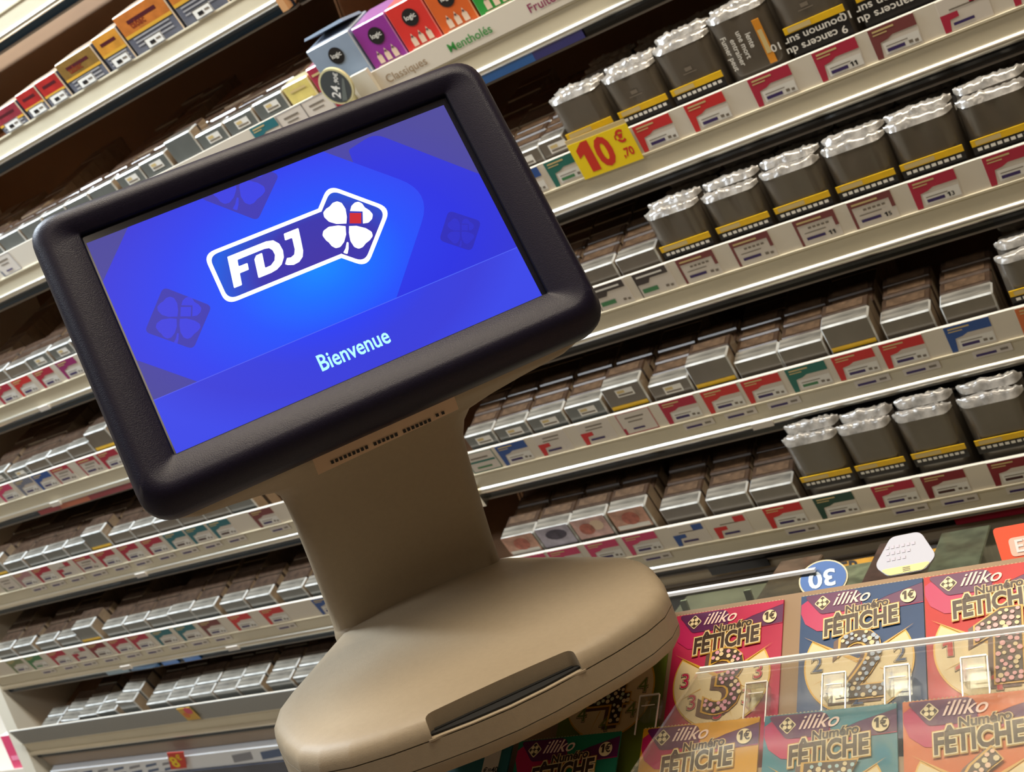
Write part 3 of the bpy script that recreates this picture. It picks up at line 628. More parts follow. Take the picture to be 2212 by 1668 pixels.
# ---- vape boxes on their own white tray
t = thing('vape_tray', 'white raised tray with flavour names under the vape boxes', 'display tray', frame('S2', -.60, 0, .004))
b = MB(); b.box(-.845, .30, .0, .09, .0296, .056, M_strip); b.box(-.845, .30, -.004, -.0005, .0300, .060, M_strip); link('tray_body', b.build('tray_body'), frame('S2'), t)
b = MB(); b.text('Classiques', -.793, .0385, .0110, 0, mat('ink_tan', (150, 124, 92), .5), bold=.005); link('lettering', b.build('lettering'), facing('S2', 0, -.0045, 0), t)
b = MB(); b.text('Mentholés', -.694, .0385, .0110, 0, mat('ink_green', (54, 140, 60), .5), bold=.015); link('lettering', b.build('lettering'), facing('S2', 0, -.0045, 0), t)
b = MB(); b.text('Fruités', -.576, .0385, .0110, 0, mat('ink_berry', (138, 40, 84), .5), bold=.015); link('lettering', b.build('lettering'), facing('S2', 0, -.0045, 0), t)
t = thing('display_block', 'plain beige block between the price disc and the flavour strip', 'display block', frame('S2', -.83, -.002, .03))
b = MB(); b.box(-.834, -.806, -.012, -.0045, .0300, .068, M_panel); b.box(-.834, -.806, -.012, -.0045, .0300, .032, M_panel); link('block_body', b.build('block_body'), frame('S2'), t)
def vape_box(s, wd, rgb, h, lab, t0=.004, nail=True, fold=False):
    m = frame('S2', s, t0, .0562); t = thing('vape_box', lab, 'vape box', m)
    C_ = mat('carton_' + '_'.join(map(str, rgb)), rgb, .4, coat=.3, noise_amt=.05, scale=40)
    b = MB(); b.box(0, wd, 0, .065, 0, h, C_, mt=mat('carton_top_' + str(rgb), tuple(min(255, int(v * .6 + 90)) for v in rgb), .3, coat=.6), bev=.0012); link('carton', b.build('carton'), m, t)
    b = MB(); b.flat(circ(wd * .52, h * .66, .0112, n=24), 0, M_black); b.text('logic', wd * .52 - .0078, h * .66 - .0018, .0062, .0003, M_white, bold=.02)
    if nail:
        P_ = mat('nail_cream', (214, 190, 168), .5)
        for q in range(3):
            x = wd * (.30 + .22 * q); y = h * .10
            b.flat([(x - .0038, y), (x + .0038, y), (x + .0038, y + .0095), (x + .0022, y + .0115), (x, y + .017), (x - .0022, y + .0115), (x - .0038, y + .0095)], .0002, P_)
            b.flat(circ(x, y + .0125, .0016, n=8), .0004, mat('nail_dot', (90, 70, 70), .5))
        b.rect(wd * .14, wd * .84, h * .045, h * .07, .0002, P_)
    link('printed_front', b.build('printed_front'), facing('S2', s, t0 - .0004, .0562), t)
    if fold:
        b = MB(); b.prism([(0, 0), (wd * .95, 0), (wd * .9, .004), (.002, .003)], 0, .05, C_)
        link('open_flap', b.build('open_flap'), m @ Matrix.Translation((0, .060, h)) @ Matrix.Rotation(math.radians(90), 4, 'X') @ Matrix.Rotation(math.radians(-12), 4, 'X'), t)
vape_box(-.877, .071, (134, 150, 172), .062, 'blue-grey vape box with round black emblem behind the price disc', t0=.002, nail=False, fold=True)
vape_box(-.803, .053, (138, 44, 142), .060, 'purple vape box with round black emblem')
vape_box(-.748, .053, (206, 46, 40), .061, 'red vape box with round black emblem')
vape_box(-.693, .053, (204, 92, 32), .062, 'orange vape box with round black emblem')
vape_box(-.637, .053, (40, 142, 54), .062, 'green vape box beside the orange one')
vape_box(-.582, .053, (120, 30, 54), .062, 'dark red vape box beside the green one')
vape_box(-.527, .053, (190, 90, 140), .062, 'pink vape box at the top edge of the picture')
m = facing('S2', -.463, -.0095, .028)
t = thing('round_badge', 'round blue badge with yellow rim on the rail above the pouches', 'badge', m)
link('rim', disc(.0165, 0, .0015, mat('badge_yellow', (214, 186, 70), .4)).build('rim'), m, t); b = MB(); b.flat(circ(0, 0, .0135, n=24), .0018, mat('badge_blue', (70, 100, 150), .4)); link('badge_face', b.build('badge_face'), m, t)

# ---- the yellow price sign
m = facing('S3', -.582, -.0042, .0335) @ Matrix.Rotation(math.radians(-1.2), 4, 'Z')
t = thing('price_sign', 'bright yellow price sign with red figures 10 euros 70', 'price sign', m)
b = MB(); b.box(0, .079, -.006, .042, 0, .0008, mat('sign_yellow', (244, 212, 20), .5, noise_amt=.02, scale=30)); b.box(0, .079, .042, .048, 0, .0006, M_pale); link('card', b.build('card'), m, t)
b = MB(); RD = mat('sign_red', (206, 52, 34), .5); b.text('10', .006, .002, .0365, .0010, RD, bold=.055, sx=.80); b.text('€', .0585, .0225, .0150, .0010, RD, bold=.05, sx=.9); b.text(',70', .0585, .004, .0105, .0010, RD, bold=.05, sx=.8); link('figures', b.build('figures'), m, t, label='red price figures')

# ---- lowest tray at the left with its clear lip, packs thrown in
b = MB(); b.box(-2.095, -.92, -.003, -.0015, .030, .068, clear('frosted_lip', (200, 205, 205), .1, .35, .8)); link('clear_lip', b.build('clear_lip'), frame('S7'), shelf_obj[('left', 'S7')], label='cloudy clear plastic lip')
b = MB(); b.box(-2.095, -.92, .001, .02, -.046, -.018, mat('plinth_taupe', (150, 134, 118), .5, noise_amt=.06, scale=10)); link('lower_fascia', b.build('lower_fascia'), frame('S7'), shelf_obj[('left', 'S7')])
for j, (s, h, n, wd, rot) in enumerate([(-2.02, .058, 2, .05, 0), (-1.955, .066, 3, .052, 3), (-1.895, .070, 4, .054, 0), (-1.835, .072, 2, .052, -2), (-1.773, .092, 4, .046, 4), (-1.70, .075, 4, .054, 0), (-1.642, .078, 4, .054, 0), (-1.584, .080, 3, .054, 0), (-1.526, .080, 4, .054, 0), (-1.468, .082, 4, .054, 0), (-1.40, .083, 4, .054, 0), (-1.34, .084, 3, .054, 0), (-1.28, .088, 3, .054, 0)]):
    for d in range(n):
        m = frame('S7', s, .008 + d * .0235, 0) @ Matrix.Rotation(math.radians(rot), 4, 'Y')
        t = thing('cigarette_pack', f'{ORD[j]} file of silver-topped packs from the left in the lowest tray, ' + ['front', 'second', 'third', 'fourth'][d] + ' pack', 'cigarette pack', m, group='packs lying in the lowest tray')
        link('pack_body', PB['cool' if d < 2 else 'rear'], m @ Matrix.Diagonal((wd / PW, 1, h / PH, 1)), t)
m = facing('S7', -1.60, -.0062, .052)
t = thing('flower_sticker', 'small pink and yellow sticker on the clear lip of the lowest tray', 'sticker', m)
b = MB(); b.box(-.016, .016, -.016, .016, 0, .0008, mat('sticker_gold', (206, 164, 70), .5)); b.flat(circ(.006, .008, .009, n=12), .001, mat('sticker_pink', (214, 84, 110), .5)); b.flat(circ(-.006, -.002, .007, n=12), .001, mat('sticker_orange', (216, 120, 60), .5)); link('sticker_face', b.build('sticker_face'), m, t)
# drawer front under it: white printed strip, red and yellow price sign
t = thing('lower_drawer', 'dark blue drawer with printed white top strip under the lowest tray', 'drawer', frame('S7', -1.5, 0, -.06))
b = MB(); b.box(-2.09, -.92, -.015, .08, -.16, -.087, mat('drawer_blue', (74, 80, 96), .4, noise_amt=.15, scale=30)); link('drawer_front', b.build('drawer_front'), frame('S7'), t)
b = MB(); b.box(-2.09, -.92, -.012, .08, -.086, -.049, mat('strip_cool_white', (232, 238, 246), .45)); link('white_strip', b.build('white_strip'), frame('S7'), t)
BL = mat('ink_steel_blue', (84, 106, 144), .5); GY = mat('ink_cool_grey', (140, 144, 156), .5)
for i in range(7):
    for q, (dx, y, c_) in enumerate(((0, -.082, BL), (.008, -.067, BL if i % 2 else GY))):
        b = MB(); b.flat([(0, 0), (.033, .004), (.038, .010), (.006, .007)], 0, c_); link('printed_mark', b.build('printed_mark'), facing('S7', -2.06 + i * .046 + dx, -.0125, y), t)
for i in range(2):
    b = MB(); b.flat([(0, 0), (.05, .004), (.06, .024), (.01, .020)], 0, BL if i else GY); link('printed_mark', b.build('printed_mark'), facing('S7', -1.60 + i * .07, -.0125, -.080), t)
m = facing('S7', -1.722, -.0165, -.074)
t = thing('price_sign', 'red price sign with yellow figure 8 on the drawer strip, bottom left', 'price sign', m)
b = MB(); b.prism([(-.034, 0), (.008, 0), (.040, .044), (-.002, .046)], 0, .0008, mat('sign_red_card', (206, 56, 40), .5)); b.text('8', -.020, .006, .028, .0010, mat('sign_yellow', (244, 212, 20)), bold=.04, shear=.3); b.text('€', .006, .024, .014, .0010, mat('sign_yellow', (244, 212, 20)), bold=.03, shear=.3); link('card', b.build('card'), m, t)

# ---- neighbouring unit glimpsed at the bottom left edge
t = thing('neighbour_display', 'edge of another display at the bottom left corner', 'display shelf', Matrix.Translation((-2.4, 1.5, 0)))
for z, mm in ((-.63, M_strip), (-.70, mat('pale_mint', (190, 214, 208), .4))):
    b = MB(); b.box(-2.75, -2.14, 1.30, 1.70, EYE + z - .02, EYE + z, mm); b.box(-2.75, -2.14, 1.296, 1.30, EYE + z - .022, EYE + z + .012, mm); link('shelf_board', b.build('shelf_board'), None, t)
b = MB(); b.box(-2.75, -2.14, 1.70, 1.72, 0, 2.0, M_back); link('back_panel', b.build('back_panel'), None, t)
m = Matrix.Translation((-2.215, 1.32, EYE - .6295))
t = thing('pink_carton', 'pink carton on the neighbouring shelf at the bottom left corner', 'carton', m)
b = MB(); b.box(0, .068, 0, .05, 0, .075, mat('carton_pink', (206, 60, 104), .4, coat=.4), mt=M_white, bev=.001); link('carton_body', b.build('carton_body'), m, t)
b = MB(); b.rect(.008, .06, .02, .03, 0, mat('carton_pink_light', (226, 130, 160), .4)); link('front_print', b.build('front_print'), m @ FA @ Matrix.Translation((0, 0, .0005)), t)

# ---- right display: lower front below the last shelf
t = disp['right']
b = MB(); b.box(-.895, .36, .003, .02, -.060, -.0195, mat('lower_front_beige', (186, 172, 146), .45, noise_amt=.04, scale=8)); link('lower_fascia', b.build('lower_fascia'), frame('S6'), shelf_obj[('right', 'S6')])
b = MB(); b.box(-.612, -.532, -.0005, .002, -.030, -.008, M_trimR); link('dark_slot', b.build('dark_slot'), frame('S6'), shelf_obj[('right', 'S6')], label='dark window in the lower fascia')
for i in range(2):
    b = MB(); b.box(-.895, .36, .0 - i * .004, .006, -.040 - i * .007, -.037 - i * .007, M_lip); link('ledge', b.build('ledge'), frame('S6'), shelf_obj[('right', 'S6')])

# ------------------------------------------------------------------ customer terminal
A = math.radians(43.38); UD = Vector((math.cos(A), math.sin(A), 0)); WD = Vector((-math.sin(A), math.cos(A), 0))
BASE = Matrix(((UD.x, WD.x, 0, 0), (UD.y, WD.y, 0, 0), (0, 0, 1, EYE), (0, 0, 0, 1))) @ Matrix.Translation((.062, 0, 0))   # x along the base, y towards the shelves
FOOT = BASE @ Matrix.Translation((0, .665, -.2290))
term = thing('customer_terminal', 'beige customer terminal with dark framed screen lit blue and reading Bienvenue', 'terminal', FOOT)
half = [(0, .5500), (.020, .5515), (.040, .5550), (.062, .5600), (.082, .5670), (.097, .5770), (.107, .5910), (.113, .6130), (.1165, .6350), (.1172, .6490), (.1140, .6660), (.1050, .6840), (.0820, .7200), (.0600, .7530), (.0500, .7640), (.030, .7720), (0, .7750)]
OUT = half[:-1] + [(-x, y) for x, y in half[::-1][:-1]]
OUT = rounded(OUT, .006, 2)
def loopz(z, inset, tilt=0, cy=.660):
    k = 1 - inset / .118
    return [(x * k, cy + (y - cy) * k, z + (tilt * (y - cy) if y > cy else min(tilt, .022) * (y - cy))) for x, y in OUT]
def part(nm, loops, m, parent=term, cap0=True, cap1=True, ang=35, **tg):
    vs, fs, fm = loft(loops, m, cap0, cap1); me = name_mesh(nm, vs, fs, [m]); auto_smooth(me, ang)
    return link(nm, me, BASE, parent, **tg)
part('base_plate', [loopz(-.2290, .0035), loopz(-.2280, .0015), loopz(-.2250, .0004), loopz(-.2222, .0)], M_plastic)
part('seam_shadow_core', [loopz(-.2225, .003), loopz(-.2080, .003)], M_slot, label='dark recessed joint between the base shells')
part('base_tray', [loopz(-.2216, .0), loopz(-.2105, .0)], M_plastic)
top_l = [loopz(-.2098, .0), loopz(-.2050, .0001, .02), loopz(-.2010, .0012, .04), loopz(-.1982, .0036, .06), loopz(-.1966, .0080, .075), loopz(-.1956, .016, .082), loopz(-.1945, .040, .088), loopz(-.1937, .062, .088)]
vs, fs, fm = loft(top_l, M_plastic, True, True)
shell = name_mesh('base_shell', vs, fs, [M_plastic])
cut = bmesh.new()
cp = rounded([(-.041, .536), (.041, .536), (.041, .5625), (-.041, .5625)], [.0, .0, .004, .004], 4)
n = len(cp); ring = []
cvs = [cut.verts.new((x, y, -.2092)) for x, y in cp] + [cut.verts.new((x * .985, y - .0015, -.1900)) for x, y in cp]
cut.faces.new(cvs[:n][::-1]); cut.faces.new(cvs[n:])
for i in range(n): cut.faces.new((cvs[i], cvs[(i + 1) % n], cvs[n + (i + 1) % n], cvs[n + i]))
bmesh.ops.recalc_face_normals(cut, faces=cut.faces)
cme = bpy.data.meshes.new('cutter'); cut.to_mesh(cme); cut.free()
bm = bmesh.new(); bm.from_mesh(shell); bmesh.ops.recalc_face_normals(bm, faces=bm.faces); bm.to_mesh(shell); bm.free()
so = bpy.data.objects.new('base_shell', shell); co = bpy.data.objects.new('cutter', cme); COL.objects.link(so); COL.objects.link(co)
md = so.modifiers.new('slot', 'BOOLEAN'); md.operation = 'DIFFERENCE'; md.object = co; md.solver = 'EXACT'
dg = bpy.context.evaluated_depsgraph_get(); dg.update()
shell2 = bpy.data.meshes.new_from_object(so.evaluated_get(dg)); shell2.name = 'base_shell'
bpy.data.objects.remove(so); bpy.data.objects.remove(co)
if len(shell2.polygons) < 20: shell2 = shell
auto_smooth(shell2, 32); link('base_shell', shell2, BASE, term)
b = MB(); b.box(-.038, .038, .5603, .5630, -.2096, -.2074, M_slot); link('card_slot', b.build('card_slot'), BASE, term, label='narrow black card slot')
b = MB(); b.prism(rounded([(-.044, .5545), (.044, .5545), (.040, .5630), (-.040, .5630)], .002, 3), -.2104, -.2094, M_plastic); link('slot_lip', b.build('slot_lip'), BASE, term)
# pillar flaring into the yoke under the screen
def pl(z, hw, wf, depth=.034, r=.0165, cx=-.008, tilt=0):
    return [(x, y, z + tilt * x) for x, y in rounded([(cx - hw, wf), (cx + hw, wf), (cx + hw, wf + depth), (cx - hw, wf + depth)], r, 6)]
P = [pl(-.203, .0600, .7330, .030, .015), pl(-.1935, .0600, .7332, .032), pl(-.1895, .0590, .7350, .033), pl(-.188, .0586, .7355), pl(-.170, .0580, .728), pl(-.14, .0575, .7130), pl(-.11, .0575, .6980), pl(-.095, .0580, .6900), pl(-.087, .0600, .6850, .036, .016, -.007, .02), pl(-.0815, .0640, .6800, .045, .015, -.006, .035),
     pl(-.0780, .0760, .6750, .045, .010, -.003, .04), pl(-.0752, .0950, .6700, .045, .008, .0, .044), pl(-.0728, .1170, .6650, .045, .008, .003, .044), pl(-.0690, .1260, .6600, .045, .008, .003, .044), pl(-.050, .1260, .6560, .045, .008, .003, .044)]
vs, fs, fm = loft(P, M_plastic, True, True); me = name_mesh('pillar', vs, fs, [M_plastic]); auto_smooth(me, 45); link('pillar', me, BASE, term)
b = MB()
b.add([(-.043, .6555, -.0805 - .0019), (.045, .6555, -.0790 + .002), (.045, .6545, -.066), (-.043, .6545, -.069)], [(0, 1, 2, 3)], mat('sticker_tan', (206, 176, 146), .5))
for i in range(24):
    x = -.034 + i * .0026
    if i in (9, 16): continue
    b.add([(x, .6548, -.0785 + x * .03), (x + .0017, .6548, -.0785 + x * .03), (x + .0017, .6546, -.0765 + x * .03), (x, .6546, -.0765 + x * .03)], [(0, 1, 2, 3)], M_black)
for x in (.031, .0345): b.add([(x, .6547, -.0765), (x + .0018, .6547, -.0765), (x + .0018, .6545, -.0747), (x, .6545, -.0747)], [(0, 1, 2, 3)], M_black)
link('rating_sticker', b.build('rating_sticker'), BASE @ Matrix.Translation((0, 0, .0028)), term, label='small printed sticker under the screen')
# screen head
MS = Matrix(((.72611, -.25083, .64019, -.41432), (.68614, .20432, -.69818, .52692), (.04433, .94622, .32047, .02814 + EYE), (0, 0, 0, 1)))
def rl(x0, x1, y0, y1, z, r): return [(x, y, z) for x, y in rrect(x0, x1, y0, y1, r, 8)]
L = [rl(-.112, .114, -.0668, .0722, -.0012, .0012), rl(-.112, .114, -.0668, .0722, .0026, .0012), rl(-.1126, .1146, -.0674, .0728, .0032, .0014), rl(-.1270, .1315, -.0815, .0800, .0066, .0125), rl(-.1292, .1332, -.0838, .0818, .0068, .0140),
     rl(-.1335, .1362, -.0895, .0858, .0058, .0155), rl(-.1365, .1386, -.0935, .0886, .0036, .0170), rl(-.1382, .1402, -.0962, .0902, .0004, .0180), rl(-.1386, .1406, -.0972, .0906, -.004, .0185), rl(-.1380, .1400, -.0970, .0902, -.012, .0185), rl(-.1340, .1360, -.0935, .0865, -.0185, .018)]
L = [[(x, y, z + (.0042 if 3 <= i <= 5 and y < -.062 else 0)) for x, y, z in l] for i, l in enumerate(L)]
vs, fs, fm = loft(L, M_bezel, False, True, [1, 1] + [0] * 9); me = name_mesh('bezel', vs, fs, [M_bezel, M_bezel_in], fm); auto_smooth(me, 50)
bez = link('bezel', me, MS, term, label='dark midnight blue screen frame')
L = [rl(-.124, .126, -.082, .079, -.0184, .02), rl(-.120, .122, -.078, .075, -.030, .02), rl(-.08, .08, -.06, .055, -.045, .02)]
vs, fs, fm = loft(L, M_plastic, True, True); me = name_mesh('rear_housing', vs, fs, [M_plastic]); auto_smooth(me, 50); link('rear_housing', me, MS, term)
b = MB(); b.box(-.1119, .1139, -.0667, .0721, -.0030, -.0001, mat('screen_black', (18, 20, 34), .12, coat=.6)); scr = link('screen', b.build('screen'), MS, term, label='lit screen with a blue welcome picture')
MM = .001
AX0, AX1, AY0, AY1 = -.1108, .1108, -.0667, .0669
def clip(poly, y1=None):
    """keep what lies inside the lit area"""
    def cut(P, f, g):
        o = []
        for i in range(len(P)):
            a, c = P[i - 1], P[i]; fa, fc = f(a), f(c)
            if (fa >= 0) != (fc >= 0): t = fa / (fa - fc); o.append((a[0] + (c[0] - a[0]) * t, a[1] + (c[1] - a[1]) * t))
            if fc >= 0: o.append(c)
        return o
    for f in (lambda p: p[0] - AX0, lambda p: AX1 - p[0], lambda p: p[1] - AY0, lambda p: AY1 - p[1]): poly = cut(poly, f, None)
    return poly
def mmp(pts): return [(x * MM, y * MM) for x, y in pts]
def layer(nm, polys, z, m, smooth=False, **tg):
    b = MB()
    for p in polys:
        p = clip(p)
        if len(p) > 2: b.flat(p, z, m)
    o = link(nm, b.build(nm), MS, scr, **tg)
    bm = bmesh.new(); bm.from_mesh(o.data); bmesh.ops.triangulate(bm, faces=bm.faces); bm.to_mesh(o.data); bm.free()
    return o
big_s = screen_mat('glow_main', [(0, (6, 138, 255)), (.2, (16, 112, 255)), (.42, (34, 82, 252)), (.7, (48, 66, 240)), (1, (60, 60, 218))], .002, .002)
mid_s = screen_mat('glow_mid', [(0, (40, 60, 240)), (.45, (42, 50, 226)), (.85, (54, 56, 208)), (1, (60, 58, 200))], .03, .0)
cor_s = screen_mat('glow_corner', [(0, (66, 62, 190)), (.5, (70, 66, 176)), (1, (76, 72, 156))], .0, .0)
til_s = screen_mat('glow_tile', [(0, (60, 52, 190)), (1, (66, 62, 176))]); tl2_s = screen_mat('glow_leaf', [(0, (48, 66, 246)), (.6, (58, 66, 232)), (1, (66, 66, 222))]); t3_s = screen_mat('glow_faint', [(0, (46, 44, 190)), (1, (46, 44, 184))]); t4_s = screen_mat('glow_faint_leaf', [(0, (46, 48, 206)), (1, (48, 48, 200))])
nav_s = screen_mat('glow_navy', [(0, (64, 50, 164)), (.28, (58, 52, 172)), (.50, (24, 92, 226)), (.62, (40, 56, 180)), (1, (44, 40, 150))], .004, .004)
ban_s = screen_mat('glow_band', [(0, (30, 62, 255)), (.36, (36, 64, 252)), (.62, (54, 62, 222)), (.8, (58, 62, 218)), (1, (60, 72, 232))], .0, .004)
wht_s = screen_mat('glow_white', [(0, (255, 255, 255)), (1, (246, 255, 255))], gain=1.5); red_s = screen_mat('glow_red', [(0, (206, 42, 52)), (1, (206, 42, 52))]); cyan_s = screen_mat('glow_cyan', [(0, (190, 255, 255)), (1, (170, 250, 255))], gain=1.15); line_s = screen_mat('glow_line', [(0, (70, 110, 255)), (1, (84, 92, 240))])
layer('picture_backdrop', [[(AX0, AY0), (AX1, AY0), (AX1, AY1), (AX0, AY1)]], .0000, cor_s)
layer('picture_shade', [rounded(mmp([(-20, 40), (45, 40), (46.5, 62), (65, 66), (115, 13), (115, -34), (-20, -34)]), [0, 0, .002, .012, 0, 0, 0], 5)], .00004, mid_s)
layer('picture_field', [rounded(mmp([(-86.3, 67.1), (32.5, 67.2), (80.5, 18.5), (32.8, -34.5), (-84.7, -34.3), (-111.3, -7.8), (-111.3, 41.2)]), [0, 0, .022, 0, 0, 0, 0], 8)], .00008, big_s)
layer('picture_band', [mmp([(-112, -33.5), (112, -33.5), (112, -68), (-112, -68)])], .00012, ban_s)
layer('picture_line', [mmp([(-112, -33.3), (112, -33.3), (112, -33.75), (-112, -33.75)])], .00016, line_s)
LEAF = dict(TL=[(26.5, 19.7), (28.4, 23.3), (29.8, 28.3), (29.3, 32.6), (27.3, 34.6), (24.5, 34.7), (22.1, 33.3), (19.6, 32.8), (17.1, 31.3), (16.5, 28.4), (17.8, 24.8), (21.1, 21.8)],
 TR=[(31.6, 26.0), (33.6, 28.6), (36.2, 29.8), (38.4, 29.5), (39.9, 27.7), (40.3, 24.7), (42.0, 22.0), (42.8, 18.9), (41.2, 16.4), (38.3, 15.1), (35.2, 15.9), (38.2, 22.9)],
 BL=[(25.4, 18.4), (21.7, 20.5), (16.5, 21.9), (12.6, 20.8), (11.0, 18.4), (11.7, 14.7), (12.6, 13.0), (13.2, 10.3), (14.8, 8.1), (17.5, 7.8), (20.7, 9.8), (23.6, 13.5)],
 BR=[(27.3, 17.6), (31.2, 16.1), (35.5, 12.6), (37.7, 9.2), (37.2, 6.5), (34.6, 4.9), (31.6, 4.0), (29.2, 2.6), (26.6, 2.5), (24.7, 4.6), (24.2, 8.8), (25.5, 13.9)])
STEM = [(22.1, 9.2), (22.9, 8.5), (21.4, 5.1), (19.4, 2.1), (17.5, 3.9), (19.8, 5.8)]
REDSQ = [(30.9, 25.0), (37.0, 22.3), (34.3, 16.3), (28.2, 19.0)]
def smooth_poly(P, r=.0016, corner=()): return rounded(mmp(P), [0 if i in corner else r for i in range(len(P))], 3)
def clover(cx, cy, k, nm, z, m, sq=False):
    def T(P): return [((x - 26.8) * k + cx, (y - 18.8) * k + cy) for x, y in P]
    polys = [smooth_poly(T(LEAF[q]), .0018 * k, {'TL': (0,), 'TR': (0, 10, 11), 'BL': (0,), 'BR': (0,)}[q]) for q in LEAF] + [smooth_poly(T(STEM), .0006 * k)]
    if sq: polys.append(mmp(T(REDSQ)))
    return layer(nm, polys, z, m)
for nm, P, c, k, tm, lm in (('clover_tile', [(-82.0, 25.5), (-62.0, 4.2), (-80.7, -15.2), (-100.8, 5.0)], (-81.1, 5.3), .845, til_s, tl2_s), ('clover_tile', [(-43.0, 67.2), (-18.9, 41.7), (3.5, 63.3), (-20.9, 89.9)], (-19.0, 70.1), 1.08, til_s, tl2_s),
                            ('clover_tile', [(84.1, 3.6), (98.7, -10.3), (85.4, -25.0), (71.1, -11.2)], (85.0, -11.0), .545, t3_s, t4_s)):
    layer(nm, [rounded(mmp(P), .0032, 5)], .00012, tm); clover(c[0], c[1], k, 'clover_print', .00016, lm, True)
OL = [(-54.4, 34.5), (15.6, 34.5), (26.7, 45.8), (53.6, 18.3), (26.4, -9.3), (15.4, 1.6), (-54.4, 1.6)]
RO = [.0068, 0, .0068, .0075, .0068, 0, .0068]
ou = rounded(mmp(inset_poly(OL, -.2)), RO, 7); iu = rounded(mmp(inset_poly(OL, 2.2)), [max(0, r - .0012) for r in RO], 7)
halo = rounded(mmp(inset_poly(OL, -3.0)), [.0085, 0, .0085, .0085, .0085, 0, .0085], 7)
layer('logo_field', [iu], .0002, nav_s)
b = MB(); b.ring(ou, iu, .00024, wht_s); link('logo_outline', b.build('logo_outline'), MS, scr)
layer('logo_lettering', [rounded(mmp([(-43.0, 27.9), (-19.6, 27.9), (-15.6, 26.9), (-13.3, 23.6), (-13.0, 19.0), (-14.2, 14.9), (-17.0, 11.4), (-20.6, 9.6), (-24.4, 9.0), (-32.1, 9.0), (-29.8, 20.4), (-28.0, 22.2), (-24.3, 22.4), (-26.3, 13.2), (-22.8, 13.3), (-19.7, 15.3), (-18.2, 18.3), (-18.3, 21.4), (-19.6, 23.4), (-22.2, 24.0), (-38.5, 23.9), (-39.4, 20.0), (-34.1, 20.0), (-35.0, 15.9), (-40.4, 15.9), (-42.0, 8.9), (-46.8, 8.9)]), .0005, 2),
                         rounded(mmp([(-8.6, 28.2), (0.4, 28.2), (-1.1, 21.2), (-2.7, 14.2), (-4.4, 10.9), (-7.4, 8.8), (-11.0, 8.4), (-14.0, 9.6), (-15.3, 10.7), (-12.8, 13.8), (-10.6, 13.2), (-8.2, 14.1), (-6.7, 16.9), (-5.3, 24.0), (-9.6, 24.0)]), .0005, 2)], .00028, wht_s)
clover(26.8, 18.8, 1.0, 'logo_clover', .00028, wht_s)
layer('logo_red_square', [mmp(REDSQ)], .00034, red_s)
b = MB(); b.text('Bienvenue', -.0222, -.0560, .0098, .00020, cyan_s, bold=.022, sx=1.0); wl = max(v[0] for v in b.v); k = (.0205 + .0222) / (wl + .0222); b.v = [(-.0222 + (x + .0222) * k, y, z) for x, y, z in b.v]
link('welcome_word', b.build('welcome_word'), MS, scr, label='word Bienvenue')

# ------------------------------------------------------------------ counter, ticket display
M_counter = mat('counter_brown', (92, 74, 58), .45, noise_amt=.15, scale=10)
b = MB(); b.box(-.80, .50, .20, .66, 0, EYE - .375, M_counter); o = link('shop_counter', b.build('shop_counter'), label='brown shop counter under the scratch ticket display', category='counter')
t = thing('terminal_post', 'short dark post on the counter carrying the terminal base', 'post', BASE @ Matrix.Translation((-.052, .726, -.375)))
b = MB(); b.prism(circ(0, 0, .014, n=24), .004, .141, M_trimR); b.prism(circ(0, 0, .020, n=24), .141, .1458, M_trimR); b.prism(circ(0, 0, .026, n=24), .0, .004, M_trimR); link('post_body', b.build('post_body'), WORLD[t.name], t)
TK = math.radians(32); CK, SK = math.cos(TK), math.sin(TK)
def tf(P0, x=0, v=0, n=0):
    return Matrix(((1, 0, 0, P0[0]), (0, CK, -SK, P0[1]), (0, SK, CK, P0[2] + EYE), (0, 0, 0, 1))) @ Matrix.Translation((x, v, n))
R1 = (0, .6042, -.24065); R2 = (0, .5241, -.2702)
rack = thing('ticket_display', 'tilted brown display board holding the scratch tickets beside the terminal', 'display stand', Matrix.Translation((-.15, .48, EYE - .375)))
M_board = mat('board_brown', (150, 124, 96), .5, noise_amt=.08, scale=14)
b = MB(); b.box(-.481, .22, -.205, .004, -.006, -.0012, M_board); link('board', b.build('board'), tf(R1), rack)
b = MB(); b.box(-.481, .22, -.115, -.0275, -.010, -.0012, M_board); link('step', b.build('step'), tf(R2), rack)
b = MB()
for x in (-.455, .20): b.box(x, x + .01, .40, .60, EYE - .374, EYE - .352, M_board); b.box(x, x + .01, .56, .60, EYE - .374, EYE - .262, M_board)
link('stand_feet', b.build('stand_feet'), None, rack)
M_acr = clear('acrylic', (244, 246, 242), .02, .04, .6)
M_acre = mat('acrylic_edge_shine', (255, 255, 255), .35, spec=.9, coat=1)  # light caught by the clear edges, put in as opaque white
TC = dict(pink=(206, 30, 84), blue=(34, 76, 128), red=(212, 44, 44), yellow=(236, 168, 14), teal=(40, 138, 156), orange=(232, 112, 30), green=(20, 132, 102), lime=(120, 140, 40), petrol=(30, 96, 104))
